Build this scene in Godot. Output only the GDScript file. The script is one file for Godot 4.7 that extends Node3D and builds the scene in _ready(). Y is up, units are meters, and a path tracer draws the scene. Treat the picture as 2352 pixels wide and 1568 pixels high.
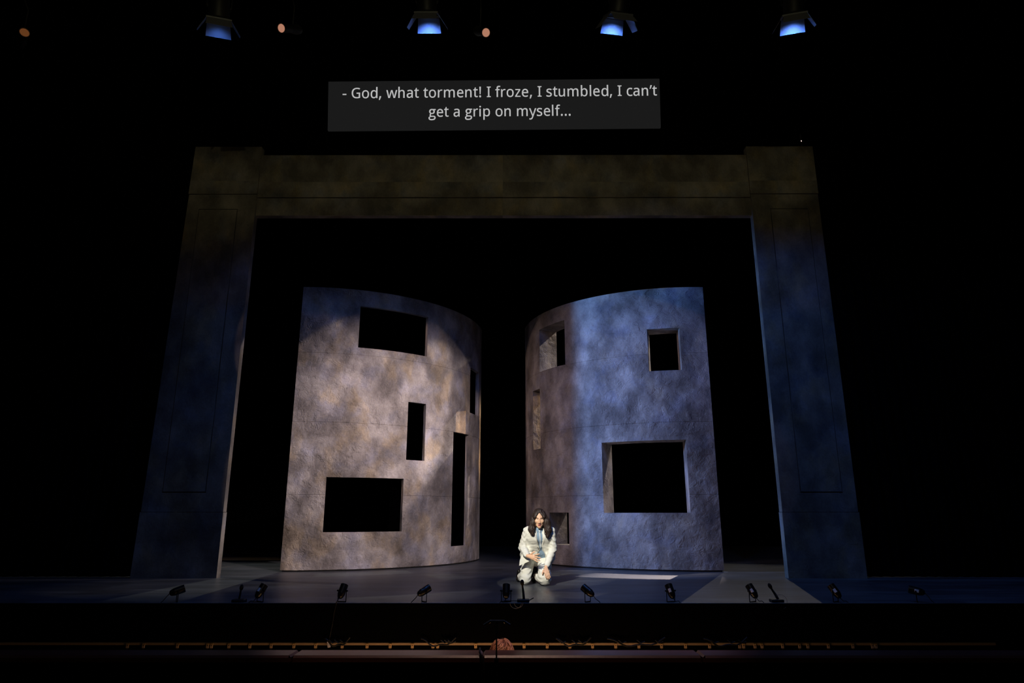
extends Node3D

# ------------------------------------------------------------------ helpers
var used_names := {}
var mats := {}

func numbered(called: String) -> String:
	var n: int = used_names.get(called, 0)
	used_names[called] = n + 1
	return called if n == 0 else "%s_%03d" % [called, n]

func thing(called: String, label: String, category: String, at := Vector3.ZERO, group := "") -> Node3D:
	var o := Node3D.new()
	o.name = numbered(called)
	add_child(o)
	o.position = at
	o.set_meta("label", label)
	o.set_meta("category", category)
	if group != "":
		o.set_meta("group", group)
	return o

func structure(called: String, st: SurfaceTool, m: Material, label: String) -> MeshInstance3D:
	var o := part(called, st, m, self)
	o.set_meta("kind", "structure")
	o.set_meta("label", label)
	return o

func begin() -> SurfaceTool:
	var st := SurfaceTool.new()
	st.begin(Mesh.PRIMITIVE_TRIANGLES)
	return st

func part(called: String, st: SurfaceTool, m: Material, parent: Node) -> MeshInstance3D:
	var o := MeshInstance3D.new()
	o.name = called
	o.mesh = st.commit()
	o.material_override = null
	if o.mesh.get_surface_count() > 0:
		o.mesh.surface_set_material(0, m)
	parent.add_child(o, true)
	return o

func mat(key: String, c: Color, rough := 0.8, metal := 0.0, spec := 0.5) -> StandardMaterial3D:
	if mats.has(key):
		return mats[key]
	var m := StandardMaterial3D.new()
	m.resource_name = key
	m.albedo_color = c
	m.roughness = rough
	m.metallic = metal
	m.metallic_specular = spec
	mats[key] = m
	return m

func glow(key: String, c: Color, energy: float) -> StandardMaterial3D:
	var m := mat(key, Color(0.02, 0.02, 0.02), 0.5)
	m.emission_enabled = true
	m.metallic_specular = 0.05
	m.emission = c
	m.emission_energy_multiplier = energy
	return m

# flat quad a b c d (counter-clockwise seen from outside)
func quad(st: SurfaceTool, a: Vector3, b: Vector3, c: Vector3, d: Vector3, ua := Vector2.ZERO, ub := Vector2.RIGHT, uc := Vector2.ONE, ud := Vector2.DOWN) -> void:
	var n := (b - a).cross(d - a)
	if n.length() < 1e-12:
		n = (c - b).cross(d - b)
	n = n.normalized()
	for q in [[a, ua], [c, uc], [b, ub], [a, ua], [d, ud], [c, uc]]:
		st.set_normal(n)
		st.set_uv(q[1])
		st.add_vertex(q[0])

# box with small chamfers, in the frame xf, uv in metres
func box(st: SurfaceTool, size: Vector3, xf := Transform3D(), ch := 0.0) -> void:
	var h := size * 0.5
	ch = minf(ch, minf(h.x, minf(h.y, h.z)) * 0.6)
	for ax in 3:
		var u := (ax + 1) % 3
		var v := (ax + 2) % 3
		for s: float in [-1.0, 1.0]:
			var pts := []
			for q in [[-1, -1], [1, -1], [1, 1], [-1, 1]]:
				var p := Vector3.ZERO
				p[ax] = h[ax] * s
				p[u] = (h[u] - ch) * q[0]
				p[v] = (h[v] - ch) * q[1]
				pts.append(p)
			if s < 0:
				pts.reverse()
			var uv := []
			for p: Vector3 in pts:
				uv.append(Vector2(p[0] if ax != 0 else p[2], p[1] if ax != 1 else p[2]))
			quad(st, xf * (pts[0] as Vector3), xf * (pts[1] as Vector3), xf * (pts[2] as Vector3), xf * (pts[3] as Vector3), uv[0], uv[1], uv[2], uv[3])
	if ch > 0.0:
		for ax in 3:
			var u := (ax + 1) % 3
			var v := (ax + 2) % 3
			for su: float in [-1.0, 1.0]:
				for sv: float in [-1.0, 1.0]:
					var a := Vector3.ZERO
					a[ax] = -(h[ax] - ch); a[u] = su * h[u]; a[v] = sv * (h[v] - ch)
					var b := a
					b[ax] = h[ax] - ch
					var c := b
					c[u] = su * (h[u] - ch); c[v] = sv * h[v]
					var d := c
					d[ax] = -(h[ax] - ch)
					if su * sv > 0:
						quad(st, xf * a, xf * d, xf * c, xf * b)
					else:
						quad(st, xf * a, xf * b, xf * c, xf * d)

func box_at(st: SurfaceTool, lo: Vector3, hi: Vector3, ch := 0.0) -> void:
	box(st, hi - lo, Transform3D(Basis(), (lo + hi) * 0.5), ch)

func frame_along(a: Vector3, b: Vector3) -> Basis:
	var z := (b - a).normalized()
	var x := Vector3.UP.cross(z)
	if x.length() < 0.05:
		x = Vector3.RIGHT
	x = x.normalized()
	return Basis(x, z.cross(x), z)

# swept tube along points, radii per point
func tube(st: SurfaceTool, pts: Array, radii: Array, sides := 8, caps := true) -> void:
	var n := pts.size()
	var rings := []
	var prev := Vector3.ZERO
	for i in n:
		var t: Vector3 = (pts[mini(i + 1, n - 1)] - pts[maxi(i - 1, 0)]).normalized()
		var x := prev
		if i == 0:
			x = Vector3.UP.cross(t)
			if x.length() < 0.1:
				x = Vector3.RIGHT.cross(t)
		x = (x - t * x.dot(t)).normalized()
		prev = x
		var y := t.cross(x)
		var ring := []
		var r: float = radii[mini(i, radii.size() - 1)]
		for k in sides:
			var a := TAU * k / sides
			var d := x * cos(a) + y * sin(a)
			ring.append([pts[i] + d * r, d])
		rings.append(ring)
	for i in n - 1:
		for k in sides:
			var k2 := (k + 1) % sides
			for q in [rings[i][k], rings[i + 1][k], rings[i + 1][k2], rings[i][k], rings[i + 1][k2], rings[i][k2]]:
				st.set_normal(q[1])
				st.set_uv(Vector2(0, 0))
				st.add_vertex(q[0])
	if caps:
		for e in [0, n - 1]:
			var c: Vector3 = pts[e]
			var nn: Vector3 = (pts[e] - pts[1 if e == 0 else n - 2]).normalized()
			for k in sides:
				var k2 := (k + 1) % sides
				for q in ([c, rings[e][k][0], rings[e][k2][0]] if e == 0 else [c, rings[e][k2][0], rings[e][k][0]]):
					st.set_normal(nn)
					st.set_uv(Vector2(0, 0))
					st.add_vertex(q)

# profile = [[radius, height], ...] turned about the y axis of xf
func lathe(st: SurfaceTool, profile: Array, xf := Transform3D(), sides := 20) -> void:
	for i in profile.size() - 1:
		var r0: float = profile[i][0]
		var y0: float = profile[i][1]
		var r1: float = profile[i + 1][0]
		var y1: float = profile[i + 1][1]
		var slope := Vector2(y1 - y0, r0 - r1).normalized()
		for k in sides:
			var a0 := TAU * k / sides
			var a1 := TAU * (k + 1) / sides
			var d0 := Vector3(cos(a0), 0, sin(a0))
			var d1 := Vector3(cos(a1), 0, sin(a1))
			var n0 := xf.basis * (d0 * slope.x + Vector3.UP * slope.y)
			var n1 := xf.basis * (d1 * slope.x + Vector3.UP * slope.y)
			var p := [xf * (d0 * r0 + Vector3.UP * y0), xf * (d1 * r0 + Vector3.UP * y0), xf * (d1 * r1 + Vector3.UP * y1), xf * (d0 * r1 + Vector3.UP * y1)]
			for q in [[0, n0], [1, n1], [2, n1], [0, n0], [2, n1], [3, n0]]:
				st.set_normal((q[1] as Vector3).normalized())
				st.set_uv(Vector2(0, 0))
				st.add_vertex(p[q[0]])

func ball(st: SurfaceTool, c: Vector3, r: Vector3, basis := Basis(), rows := 10, cols := 16) -> void:
	var prof := []
	for i in rows + 1:
		var a := PI * i / rows
		prof.append([sin(a), -cos(a)])
	lathe(st, prof, Transform3D(basis * Basis.from_scale(r), c), cols)

# ------------------------------------------------------------------ smooth bodies: distance field + surface nets
# prims: ["c", a, b, ra, rb] tapered capsule, ["e", centre, radii] ellipsoid
class Field:
	var lo: Vector3
	var cell: float
	var nx: int
	var ny: int
	var nz: int
	var d: PackedFloat32Array

	func setup(prims: Array, c: float, pad: float) -> void:
		cell = c
		var mn := Vector3.ONE * 1e9
		var mx := -mn
		for p in prims:
			for q in bounds(p):
				mn = mn.min(q)
				mx = mx.max(q)
		lo = mn - Vector3.ONE * (pad + 3.0 * c)
		var s := (mx - lo + Vector3.ONE * (pad + 3.0 * c)) / c
		nx = int(s.x) + 2
		ny = int(s.y) + 2
		nz = int(s.z) + 2
		d.resize(nx * ny * nz)
		d.fill(1.0)

	func bounds(p: Array) -> Array:
		if p[0] == "e":
			return [p[1] - p[2], p[1] + p[2]]
		var r: float = maxf(p[3], p[4])
		var a: Vector3 = p[1]
		var b: Vector3 = p[2]
		return [a.min(b) - Vector3.ONE * r, a.max(b) + Vector3.ONE * r]

	static func dist(p: Array, q: Vector3) -> float:
		if p[0] == "e":
			var r: Vector3 = p[2]
			var v: Vector3 = (q - p[1]) / r
			var l := v.length()
			var g := (v / r).length()
			return l * (l - 1.0) / g if g > 1e-6 else -minf(r.x, minf(r.y, r.z))
		var a: Vector3 = p[1]
		var ba: Vector3 = p[2] - a
		var pa := q - a
		var t := clampf(pa.dot(ba) / ba.length_squared(), 0.0, 1.0)
		return (pa - ba * t).length() - lerpf(p[3], p[4], t)

	func stamp(p: Array, k: float, cut := false) -> void:
		var bb := bounds(p)
		var m := k + 2.5 * cell
		var a: Vector3 = ((bb[0] - lo - Vector3.ONE * m) / cell).floor()
		var b: Vector3 = ((bb[1] - lo + Vector3.ONE * m) / cell).ceil()
		var x0 := maxi(0, int(a.x)); var x1 := mini(nx - 1, int(b.x))
		var y0 := maxi(0, int(a.y)); var y1 := mini(ny - 1, int(b.y))
		var z0 := maxi(0, int(a.z)); var z1 := mini(nz - 1, int(b.z))
		for z in range(z0, z1 + 1):
			for y in range(y0, y1 + 1):
				var row := (z * ny + y) * nx
				var q := lo + Vector3(0, y, z) * cell
				for x in range(x0, x1 + 1):
					q.x = lo.x + x * cell
					var e := dist(p, q)
					var o := d[row + x]
					if cut:
						e = -e
						var h := clampf(0.5 - 0.5 * (o - e) / k, 0.0, 1.0)
						d[row + x] = lerpf(o, e, h) + k * h * (1.0 - h)
					else:
						var h := clampf(0.5 + 0.5 * (o - e) / k, 0.0, 1.0)
						d[row + x] = lerpf(o, e, h) - k * h * (1.0 - h)

	# moves the surface by amp * f(point) near it
	func ripple(f: Callable, near: float) -> void:
		for z in nz:
			for y in ny:
				var row := (z * ny + y) * nx
				for x in nx:
					if absf(d[row + x]) < near:
						d[row + x] += f.call(lo + Vector3(x, y, z) * cell)

	func at(q: Vector3) -> float:
		var g := (q - lo) / cell
		var x := clampi(int(g.x), 0, nx - 2)
		var y := clampi(int(g.y), 0, ny - 2)
		var z := clampi(int(g.z), 0, nz - 2)
		var f := Vector3(g.x - x, g.y - y, g.z - z)
		var i := (z * ny + y) * nx + x
		var sy := nx
		var sz := nx * ny
		var c00 := lerpf(d[i], d[i + 1], f.x)
		var c10 := lerpf(d[i + sy], d[i + sy + 1], f.x)
		var c01 := lerpf(d[i + sz], d[i + sz + 1], f.x)
		var c11 := lerpf(d[i + sz + sy], d[i + sz + sy + 1], f.x)
		return lerpf(lerpf(c00, c10, f.y), lerpf(c01, c11, f.y), f.z)

	func front_z(x: float, y: float) -> float:
		var z := lo.z + (nz - 2) * cell
		while z > lo.z:
			if at(Vector3(x, y, z)) < 0.0:
				return z
			z -= 0.002
		return lo.z

	func add_to(st: SurfaceTool, tint = null) -> void:
		var index := {}
		var verts := []
		var sy := nx
		var sz := nx * ny
		var corner := [0, 1, sy, sy + 1, sz, sz + 1, sz + sy, sz + sy + 1]
		var off := [Vector3(0, 0, 0), Vector3(1, 0, 0), Vector3(0, 1, 0), Vector3(1, 1, 0), Vector3(0, 0, 1), Vector3(1, 0, 1), Vector3(0, 1, 1), Vector3(1, 1, 1)]
		var edges := [[0, 1], [2, 3], [4, 5], [6, 7], [0, 2], [1, 3], [4, 6], [5, 7], [0, 4], [1, 5], [2, 6], [3, 7]]
		var far := cell * 3.5
		for z in nz - 1:
			for y in ny - 1:
				var row := (z * ny + y) * nx
				for x in nx - 1:
					var i := row + x
					if absf(d[i]) > far:
						continue
					var mask := 0
					for c in 8:
						if d[i + corner[c]] < 0.0:
							mask |= 1 << c
					if mask == 0 or mask == 255:
						continue
					var p := Vector3.ZERO
					var n := 0
					for e in edges:
						var a: int = e[0]
						var b: int = e[1]
						if ((mask >> a) & 1) != ((mask >> b) & 1):
							var va: float = d[i + corner[a]]
							var vb: float = d[i + corner[b]]
							p += (off[a] as Vector3).lerp(off[b], va / (va - vb))
							n += 1
					index[i] = verts.size()
					verts.append(lo + (Vector3(x, y, z) + p / n) * cell)
		var normals := []
		var h := cell * 0.7
		for v: Vector3 in verts:
			normals.append(Vector3(at(v + Vector3(h, 0, 0)) - at(v - Vector3(h, 0, 0)), at(v + Vector3(0, h, 0)) - at(v - Vector3(0, h, 0)), at(v + Vector3(0, 0, h)) - at(v - Vector3(0, 0, h))).normalized())
		var axes := [[1, sy, sz], [sy, sz, 1], [sz, 1, sy]]
		for i: int in index:
			for ax in axes:
				var j: int = i + ax[0]
				if (d[i] < 0.0) == (d[j] < 0.0):
					continue
				var a: int = i
				var b: int = i - ax[1]
				var c: int = i - ax[1] - ax[2]
				var e: int = i - ax[2]
				if not (index.has(b) and index.has(c) and index.has(e)):
					continue
				var q := [a, c, b, a, e, c] if d[i] < 0.0 else [a, b, c, a, c, e]
				for k in q:
					var vi: int = index[k]
					if tint != null:
						st.set_color(tint.call(verts[vi]))
					st.set_normal(normals[vi])
					st.set_uv(Vector2(verts[vi].x, verts[vi].y))
					st.add_vertex(verts[vi])

# ------------------------------------------------------------------ textures
func noise_bytes(sd: int, freq: float, w: int, h: int, octaves: int, stretch := Vector2.ONE) -> PackedByteArray:
	var n := FastNoiseLite.new()
	n.seed = sd
	n.noise_type = FastNoiseLite.TYPE_SIMPLEX_SMOOTH
	n.frequency = freq
	n.fractal_octaves = octaves
	n.fractal_gain = 0.55
	n.domain_warp_enabled = true
	n.domain_warp_amplitude = 0.22 / freq
	n.domain_warp_frequency = freq * 1.7
	var im := n.get_image(int(w / stretch.x), int(h / stretch.y))
	im.convert(Image.FORMAT_L8)
	if stretch != Vector2.ONE:
		im.resize(w, h, Image.INTERPOLATE_CUBIC)
	return im.get_data()

# scene painter's stone: layers of glaze in slate, lilac grey, pale grey and ochre
func stone_paint(sd: int, w: int, h: int, ppm: float, ochre_amount: float, dark: Color, pale: Color, ochre: Color, cool: Color) -> ImageTexture:
	var big := noise_bytes(sd, 1.1 / ppm, w, h, 4, Vector2(1, 1.3))
	var mid := noise_bytes(sd + 1, 3.2 / ppm, w, h, 5, Vector2(1, 1.6))
	var warm := noise_bytes(sd + 2, 1.3 / ppm, w, h, 4, Vector2(1, 1.5))
	var blue := noise_bytes(sd + 3, 1.6 / ppm, w, h, 4)
	var fine := noise_bytes(sd + 4, 26.0 / ppm, w, h, 3, Vector2(1, 1.5))
	var data := PackedByteArray()
	data.resize(w * h * 3)
	for i in w * h:
		var b := clampf((big[i] / 255.0 - 0.5) * 1.2 + (mid[i] / 255.0 - 0.5) * 0.5 + (fine[i] / 255.0 - 0.5) * 0.26 + 0.5, 0.0, 1.0)
		var wm := clampf((warm[i] / 255.0 - 0.62 + ochre_amount + (mid[i] / 255.0 - 0.5) * 0.3) * 2.0, 0.0, 0.55)
		var bl := clampf((blue[i] / 255.0 - 0.5) * 2.6, 0.0, 0.8)
		var c := dark.lerp(pale, b)
		c = c.lerp(Color(ochre.r * (0.55 + 0.6 * b), ochre.g * (0.55 + 0.6 * b), ochre.b * (0.55 + 0.6 * b)), wm)
		c = c.lerp(Color(cool.r * (0.6 + 0.55 * b), cool.g * (0.6 + 0.55 * b), cool.b * (0.6 + 0.55 * b)), bl * (1.0 - wm))
		data[i * 3] = int(clampf(c.r, 0, 1) * 255)
		data[i * 3 + 1] = int(clampf(c.g, 0, 1) * 255)
		data[i * 3 + 2] = int(clampf(c.b, 0, 1) * 255)
	return ImageTexture.create_from_image(Image.create_from_data(w, h, false, Image.FORMAT_RGB8, data))

func bump_texture(sd: int, w: int, h: int, freq: float, strength: float, octaves := 4) -> ImageTexture:
	var n := FastNoiseLite.new()
	n.seed = sd
	n.noise_type = FastNoiseLite.TYPE_SIMPLEX_SMOOTH
	n.frequency = freq
	n.fractal_octaves = octaves
	n.domain_warp_enabled = true
	n.domain_warp_amplitude = 30.0
	var im := n.get_seamless_image(w, h)
	im.convert(Image.FORMAT_RGBA8)
	im.bump_map_to_normal_map(strength)
	return ImageTexture.create_from_image(im)

func floor_paint(w: int, h: int) -> ImageTexture:
	var rng := RandomNumberGenerator.new()
	rng.seed = 77
	var im := Image.create(w, h, false, Image.FORMAT_RGB8)
	var a := noise_bytes(301, 0.02, w, h, 4, Vector2(6, 1))
	var b := noise_bytes(302, 0.006, w, h, 3, Vector2(2, 1))
	for y in h:
		for x in w:
			var i := y * w + x
			var v := 0.345 + (a[i] / 255.0 - 0.5) * 0.16 + (b[i] / 255.0 - 0.5) * 0.10
			im.set_pixel(x, y, Color(v * 0.94, v * 0.98, v * 1.07))
	for k in 260:
		var x := rng.randi_range(0, w - 90)
		var y := rng.randi_range(0, h - 4)
		var len := rng.randi_range(6, 70)
		var v := rng.randf_range(0.42, 0.62)
		im.fill_rect(Rect2i(x, y, len, 1), Color(v, v, v * 1.02))
	return ImageTexture.create_from_image(im)

# ------------------------------------------------------------------ stage lights
# a profile spotlight: body, lens, four framing shutters; the beam leaves through the shutters' opening
func profile_spot(label: String, at: Vector3, aim: Vector3, frame: Array, color: Color, energy: float, size := 0.012, hold := 12.0, slant := [], group := "spotlights in the dark of the house and wings") -> Node3D:
	var o := thing("profile_spotlight", label, "spotlight", at, group)
	var dir := (aim - at).normalized()
	var z := -dir
	var x := Vector3.UP.cross(z).normalized()
	var y := z.cross(x)
	var bs := Basis(x, y, z)
	var body := begin()
	lathe(body, [[0.0, 0.42], [0.09, 0.40], [0.11, 0.34], [0.11, 0.08], [0.105, 0.06]], Transform3D(bs * Basis(Vector3.RIGHT, PI / 2), Vector3.ZERO), 24)
	part("body", body, mat("fixture_black", Color(0.09, 0.09, 0.09), 0.5), o)
	# opening in degrees: left, right, down, up from the axis, at 0.34 m
	var d := 0.34
	var l := tan(deg_to_rad(frame[0])) * d
	var r := tan(deg_to_rad(frame[1])) * d
	var b := tan(deg_to_rad(frame[2])) * d
	var t := tan(deg_to_rad(frame[3])) * d
	var big := maxf(maxf(-l, r), maxf(-b, t)) * 1.2 + 0.01
	for q in [[Vector3(l - big, b - big, 0), Vector3(l, t + big, 0.003)], [Vector3(r, b - big, 0), Vector3(r + big, t + big, 0.003)], [Vector3(l, b - big, 0), Vector3(r, b, 0.003)], [Vector3(l, t, 0), Vector3(r, t + big, 0.003)]]:
		var st := begin()
		var lo: Vector3 = q[0]
		var hi: Vector3 = q[1]
		box(st, hi - lo, Transform3D(bs, bs * ((lo + hi) * 0.5 + Vector3(0, 0, -d))))
		part("shutter", st, mat("fixture_black", Color(0.09, 0.09, 0.09), 0.5), o)
	if slant.size() == 4:
		# one more shutter pushed in at a slant, its edge through two points of the opening
		var pa := Vector3(tan(deg_to_rad(slant[0])) * d, tan(deg_to_rad(slant[1])) * d, -d - 0.004)
		var pb := Vector3(tan(deg_to_rad(slant[2])) * d, tan(deg_to_rad(slant[3])) * d, -d - 0.004)
		var along := (pb - pa).normalized()
		var off := Vector3(-along.y, along.x, 0)
		var st := begin()
		box(st, Vector3(0.4, 0.16, 0.003), Transform3D(bs * Basis(along, off, Vector3.BACK), bs * (pa + off * 0.08)))
		part("shutter", st, mat("fixture_black", Color(0.09, 0.09, 0.09), 0.5), o)
	var lens := begin()
	ball(lens, bs * Vector3(0, 0, 0.045), Vector3(0.085, 0.085, 0.02), bs, 8, 20)
	var hanger := begin()
	tube(hanger, [bs * Vector3(0, 0, 0.3), Vector3((bs * Vector3(0, 0, 0.3)).x, hold - at.y - (0.01 if hold > 1.0 else -0.005), (bs * Vector3(0, 0, 0.3)).z)], [0.018], 8)
	part("hanger", hanger, mat("fixture_black", Color.BLACK), o)
	part("lens", lens, glow("lens_glow_%s" % color.to_html(), color, 2.0), o)
	var s := SpotLight3D.new()
	s.name = "beam"
	s.light_color = color
	s.light_energy = energy
	s.light_size = size
	s.shadow_enabled = true
	s.spot_range = 60.0
	s.spot_attenuation = 2.0
	s.spot_angle = rad_to_deg(atan(maxf(maxf(-l, r), maxf(-b, t)) * 1.2 / d))
	s.spot_angle_attenuation = 0.05
	o.add_child(s)
	s.basis = bs
	return o

func _ready() -> void:
	setup_camera_and_light()
	setup_materials()
	build_house()
	build_portal()
	build_curved_walls()
	build_surtitles()
	build_overhead_lights()
	build_footlights()
	build_pit()
	build_singer()
	build_small_things()

# ------------------------------------------------------------------ camera, exposure, large lights
func setup_camera_and_light() -> void:
	var cam := Camera3D.new()
	cam.name = "camera"
	cam.fov = 54.497
	cam.near = 0.05
	cam.far = 100.0
	add_child(cam)
	cam.position = Vector3(0.1737, 0.915, 0)
	cam.rotation = Vector3(deg_to_rad(14.549), deg_to_rad(0.0867), 0)
	cam.current = true

	var env := Environment.new()
	env.background_mode = Environment.BG_COLOR
	env.background_color = Color.BLACK
	env.tonemap_mode = Environment.TONE_MAPPER_LINEAR
	env.tonemap_exposure = 1.0
	env.sdfgi_enabled = true
	env.ssao_enabled = true
	env.ssil_enabled = true
	var we := WorldEnvironment.new()
	we.environment = env
	add_child(we)

	# front of house: warm wash framed on the warm grey curved wall
	profile_spot("black profile spotlight on the house bridge, framed on the warm grey curved wall", Vector3(4.2, 7.6, -1.6), Vector3(-1.9, 1.6, -12.0), [-10.5, 9.5, -9.3, 9.0], Color(1.0, 0.90, 0.85), 92.0, 0.022)
	# front of house: dull warm wash on the other wall
	profile_spot("black profile spotlight on the side of the house, framed on the blue curved wall", Vector3(-9.0, 5.6, -5.0), Vector3(1.7, 2.0, -12.4), [-10.5, 11.0, -10.5, 10.5], Color(1.0, 0.84, 0.76), 27.0, 0.022)
	# portal booms: each throws across the stage onto the wall opposite
	profile_spot("black profile spotlight on a boom behind the pillar beside the blue curved wall", Vector3(4.75, 3.4, -10.62), Vector3(-2.2, 2.0, -12.42), [-17.5, 5.2, -13.0, 17], Color(1.0, 0.91, 0.88), 30.0, 0.006, 0.0, [5.3, 1.42, -1.23, -8.64])
	profile_spot("black profile spotlight on a boom behind the pillar beside the warm grey wall, throwing blue", Vector3(-4.75, 3.4, -10.62), Vector3(2.4, 2.2, -11.9), [-4.1, 13.0, -20, 24], Color(0.46, 0.67, 1.0), 42.0, 0.006, 0.0)
	# warm side light from the far wings through the openings
	profile_spot("black profile spotlight on a boom far upstage, shining through the wall openings", Vector3(8.07, 5.08, -14.55), Vector3(0.0, 2.5, -13.4), [-9, 9, -4.5, 5.5], Color(1.0, 0.80, 0.56), 60.0, 0.012, 0.0)
	# back lights high upstage
	profile_spot("black profile spotlight high upstage behind the blue curved wall", Vector3(5.85, 9.2, -16.6), Vector3(3.0, 0.0, -10.4), [-17, 17, -14, 14], Color(1.0, 0.95, 0.86), 19.0)
	profile_spot("black profile spotlight high upstage, framed on the widest opening of the blue wall", Vector3(5.9, 10.0, -18.0), Vector3(2.75, 1.5, -11.45), [-3.1, 4.0, -3.4, 3.4], Color(1.0, 0.92, 0.88), 420.0, 0.006)
	profile_spot("black profile spotlight high upstage behind the warm grey curved wall", Vector3(-3.9, 9.2, -16.6), Vector3(-3.9, 0.0, -11.0), [-17, 17, -12, 12], Color(0.95, 0.95, 0.88), 21.0)
	profile_spot("black profile spotlight high in the wings beside the blue curved wall", Vector3(7.0, 9.3, -13.4), Vector3(1.4, 1.8, -12.3), [-11, 11, -14, 17], Color(1.0, 0.93, 0.86), 48.0, 0.008, 12.0, [12.0, 9.0, -2.0, -14.0])
	# key light on the singer
	profile_spot("black follow spotlight on the house bridge, trained on the kneeling person", Vector3(-3.4, 7.2, 1.5), Vector3(0.52, 0.52, -9.25), [-2.1, 2.1, -2.6, 2.7], Color(1.0, 0.97, 0.90), 250.0)
	# special on the person in the pit
	profile_spot("black profile spotlight on the house bridge, trained on the person in the pit", Vector3(0.2, 7.4, -2.2), Vector3(0.15, 0.0, -4.62), [-10, 10, -1.2, 1.7], Color(1.0, 0.80, 0.70), 34.0)
	# olive wash along the portal header
	profile_spot("black profile spotlight on the house bridge, framed wide on the portal header", Vector3(0.3, 4.6, 2.5), Vector3(0.0, 6.35, -10.25), [-23.5, 23.5, -3.4, 3.4], Color(1.0, 0.96, 0.74), 8.5, 0.02)
	# faint house spill on the portal
	var spill := AreaLight3D.new()
	spill.name = "house_spill"
	spill.light_color = Color(1.0, 0.95, 0.76)
	spill.light_energy = 1.7
	spill.area_size = Vector2(7.0, 1.2)
	spill.shadow_enabled = true
	spill.area_range = 60.0
	add_child(spill)
	spill.look_at_from_position(Vector3(0.0, 8.2, 1.5), Vector3(0, 6.4, -10.2))

# ------------------------------------------------------------------ materials
func setup_materials() -> void:
	var dark := Color8(110, 104, 102)
	var pale := Color8(196, 189, 186)
	var ochre := Color8(184, 162, 130)
	var cool := Color8(166, 164, 176)
	var bump := bump_texture(11, 512, 512, 0.02, 5.0, 5)
	for q in [["wall_paint_warm", 21, 0.10, ochre], ["wall_paint_blue", 57, 0.0, Color8(172, 158, 140)]]:
		var m := mat(q[0], Color.WHITE, 0.72, 0.0, 0.4)
		m.albedo_texture = stone_paint(q[1], 1024, 1024, 205.0, q[2], dark, pale, q[3], cool)
		m.uv1_scale = Vector3(1.0 / 5.0, 1.0 / 5.0, 1)
		m.normal_enabled = true
		m.normal_texture = bump
		m.normal_scale = 0.65
	var pm := mat("portal_paint", Color.WHITE, 0.75, 0.0, 0.4)
	pm.albedo_texture = stone_paint(93, 1024, 1024, 160.0, 0.12, Color8(84, 80, 76), Color8(140, 135, 128), Color8(136, 122, 94), Color8(116, 117, 124))
	pm.uv1_triplanar = true
	pm.uv1_world_triplanar = true
	pm.uv1_scale = Vector3.ONE / 6.4
	pm.normal_enabled = true
	pm.normal_texture = bump
	pm.normal_scale = 0.25
	var fm := mat("stage_paint", Color(0.9, 0.9, 0.9), 0.38, 0.0, 0.45)
	fm.albedo_texture = floor_paint(1024, 1024)
	fm.uv1_triplanar = true
	fm.uv1_world_triplanar = true
	fm.uv1_scale = Vector3.ONE / 5.0
	fm.normal_enabled = true
	fm.normal_texture = bump_texture(31, 512, 512, 0.012, 2.0)
	fm.normal_scale = 0.12

func black() -> StandardMaterial3D:
	return mat("velvet_black", Color(0.025, 0.025, 0.027), 1.0, 0.0, 0.1)

# ------------------------------------------------------------------ the house
func build_house() -> void:
	var st := begin()
	box_at(st, Vector3(-13, -0.12, -20), Vector3(13, 0, -7.478), 0.002)
	structure("floor", st, mat("stage_paint", Color.WHITE), "dark painted stage floor with scuff marks")
	st = begin()
	box_at(st, Vector3(-13, -2.6, -7.62), Vector3(13, -0.12, -7.50))
	box_at(st, Vector3(-13, -0.36, -7.478), Vector3(13, -0.004, -7.458), 0.002)
	structure("wall_stage_front", st, black(), "black front of the stage above the pit")
	st = begin()
	box_at(st, Vector3(-13, -2.8, -8), Vector3(13, -2.6, 9))
	structure("floor_pit", st, black(), "black floor of the orchestra pit and house")
	st = begin()
	box_at(st, Vector3(-13, -2.6, -20.2), Vector3(13, 12, -20))
	structure("wall_back", st, black(), "black back wall of the stage")
	for s: float in [-1.0, 1.0]:
		st = begin()
		box_at(st, Vector3(13.0 * s - 0.1, -2.6, -20), Vector3(13.0 * s + 0.1, 12, 9))
		structure("wall_left" if s < 0 else "wall_right", st, black(), "black side wall of the theatre")
	st = begin()
	box_at(st, Vector3(-13, -2.6, 9), Vector3(13, 12, 9.2))
	structure("wall_front", st, black(), "black rear wall of the auditorium")
	st = begin()
	box_at(st, Vector3(-13, 12, -20.2), Vector3(13, 12.2, 9.2))
	structure("ceiling", st, black(), "black ceiling of the theatre")
	# black masking drapes beside and above the portal
	for s: float in [-1.0, 1.0]:
		var o := thing("masking_drape", "black velvet drape hanging beside the pillar of the %s curved wall" % ("warm grey" if s < 0 else "blue"), "drape", Vector3(0, 0, -10.42))
		st = begin()
		drape(st, Vector3(5.27 * s, 0.005, 0), Vector3(12.6 * s, 0.005, 0), 11.99, 0.16, 0.05)
		part("cloth", st, black(), o)
	var o := thing("border_drape", "black velvet border hanging above the portal header", "drape", Vector3(0, 6.98, -10.45))
	st = begin()
	drape(st, Vector3(-5.25, 0, 0), Vector3(5.25, 0, 0), 5.0, 0.2, 0.05)
	part("cloth", st, black(), o)

func drape(st: SurfaceTool, a: Vector3, b: Vector3, h: float, pitch: float, depth: float) -> void:
	var n := int((b - a).length() / (pitch / 6.0))
	for k in n:
		var pts := []
		for e in [k, k + 1]:
			var p := a.lerp(b, float(e) / n)
			p.z += sin(float(e) * TAU / 6.0) * depth * 0.5
			pts.append(p)
		var up := Vector3(0, h, 0)
		var th := Vector3(0, 0, -0.02)
		quad(st, pts[0], pts[1], pts[1] + up, pts[0] + up)
		quad(st, pts[1] + th, pts[0] + th, pts[0] + th + up, pts[1] + th + up)

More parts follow.
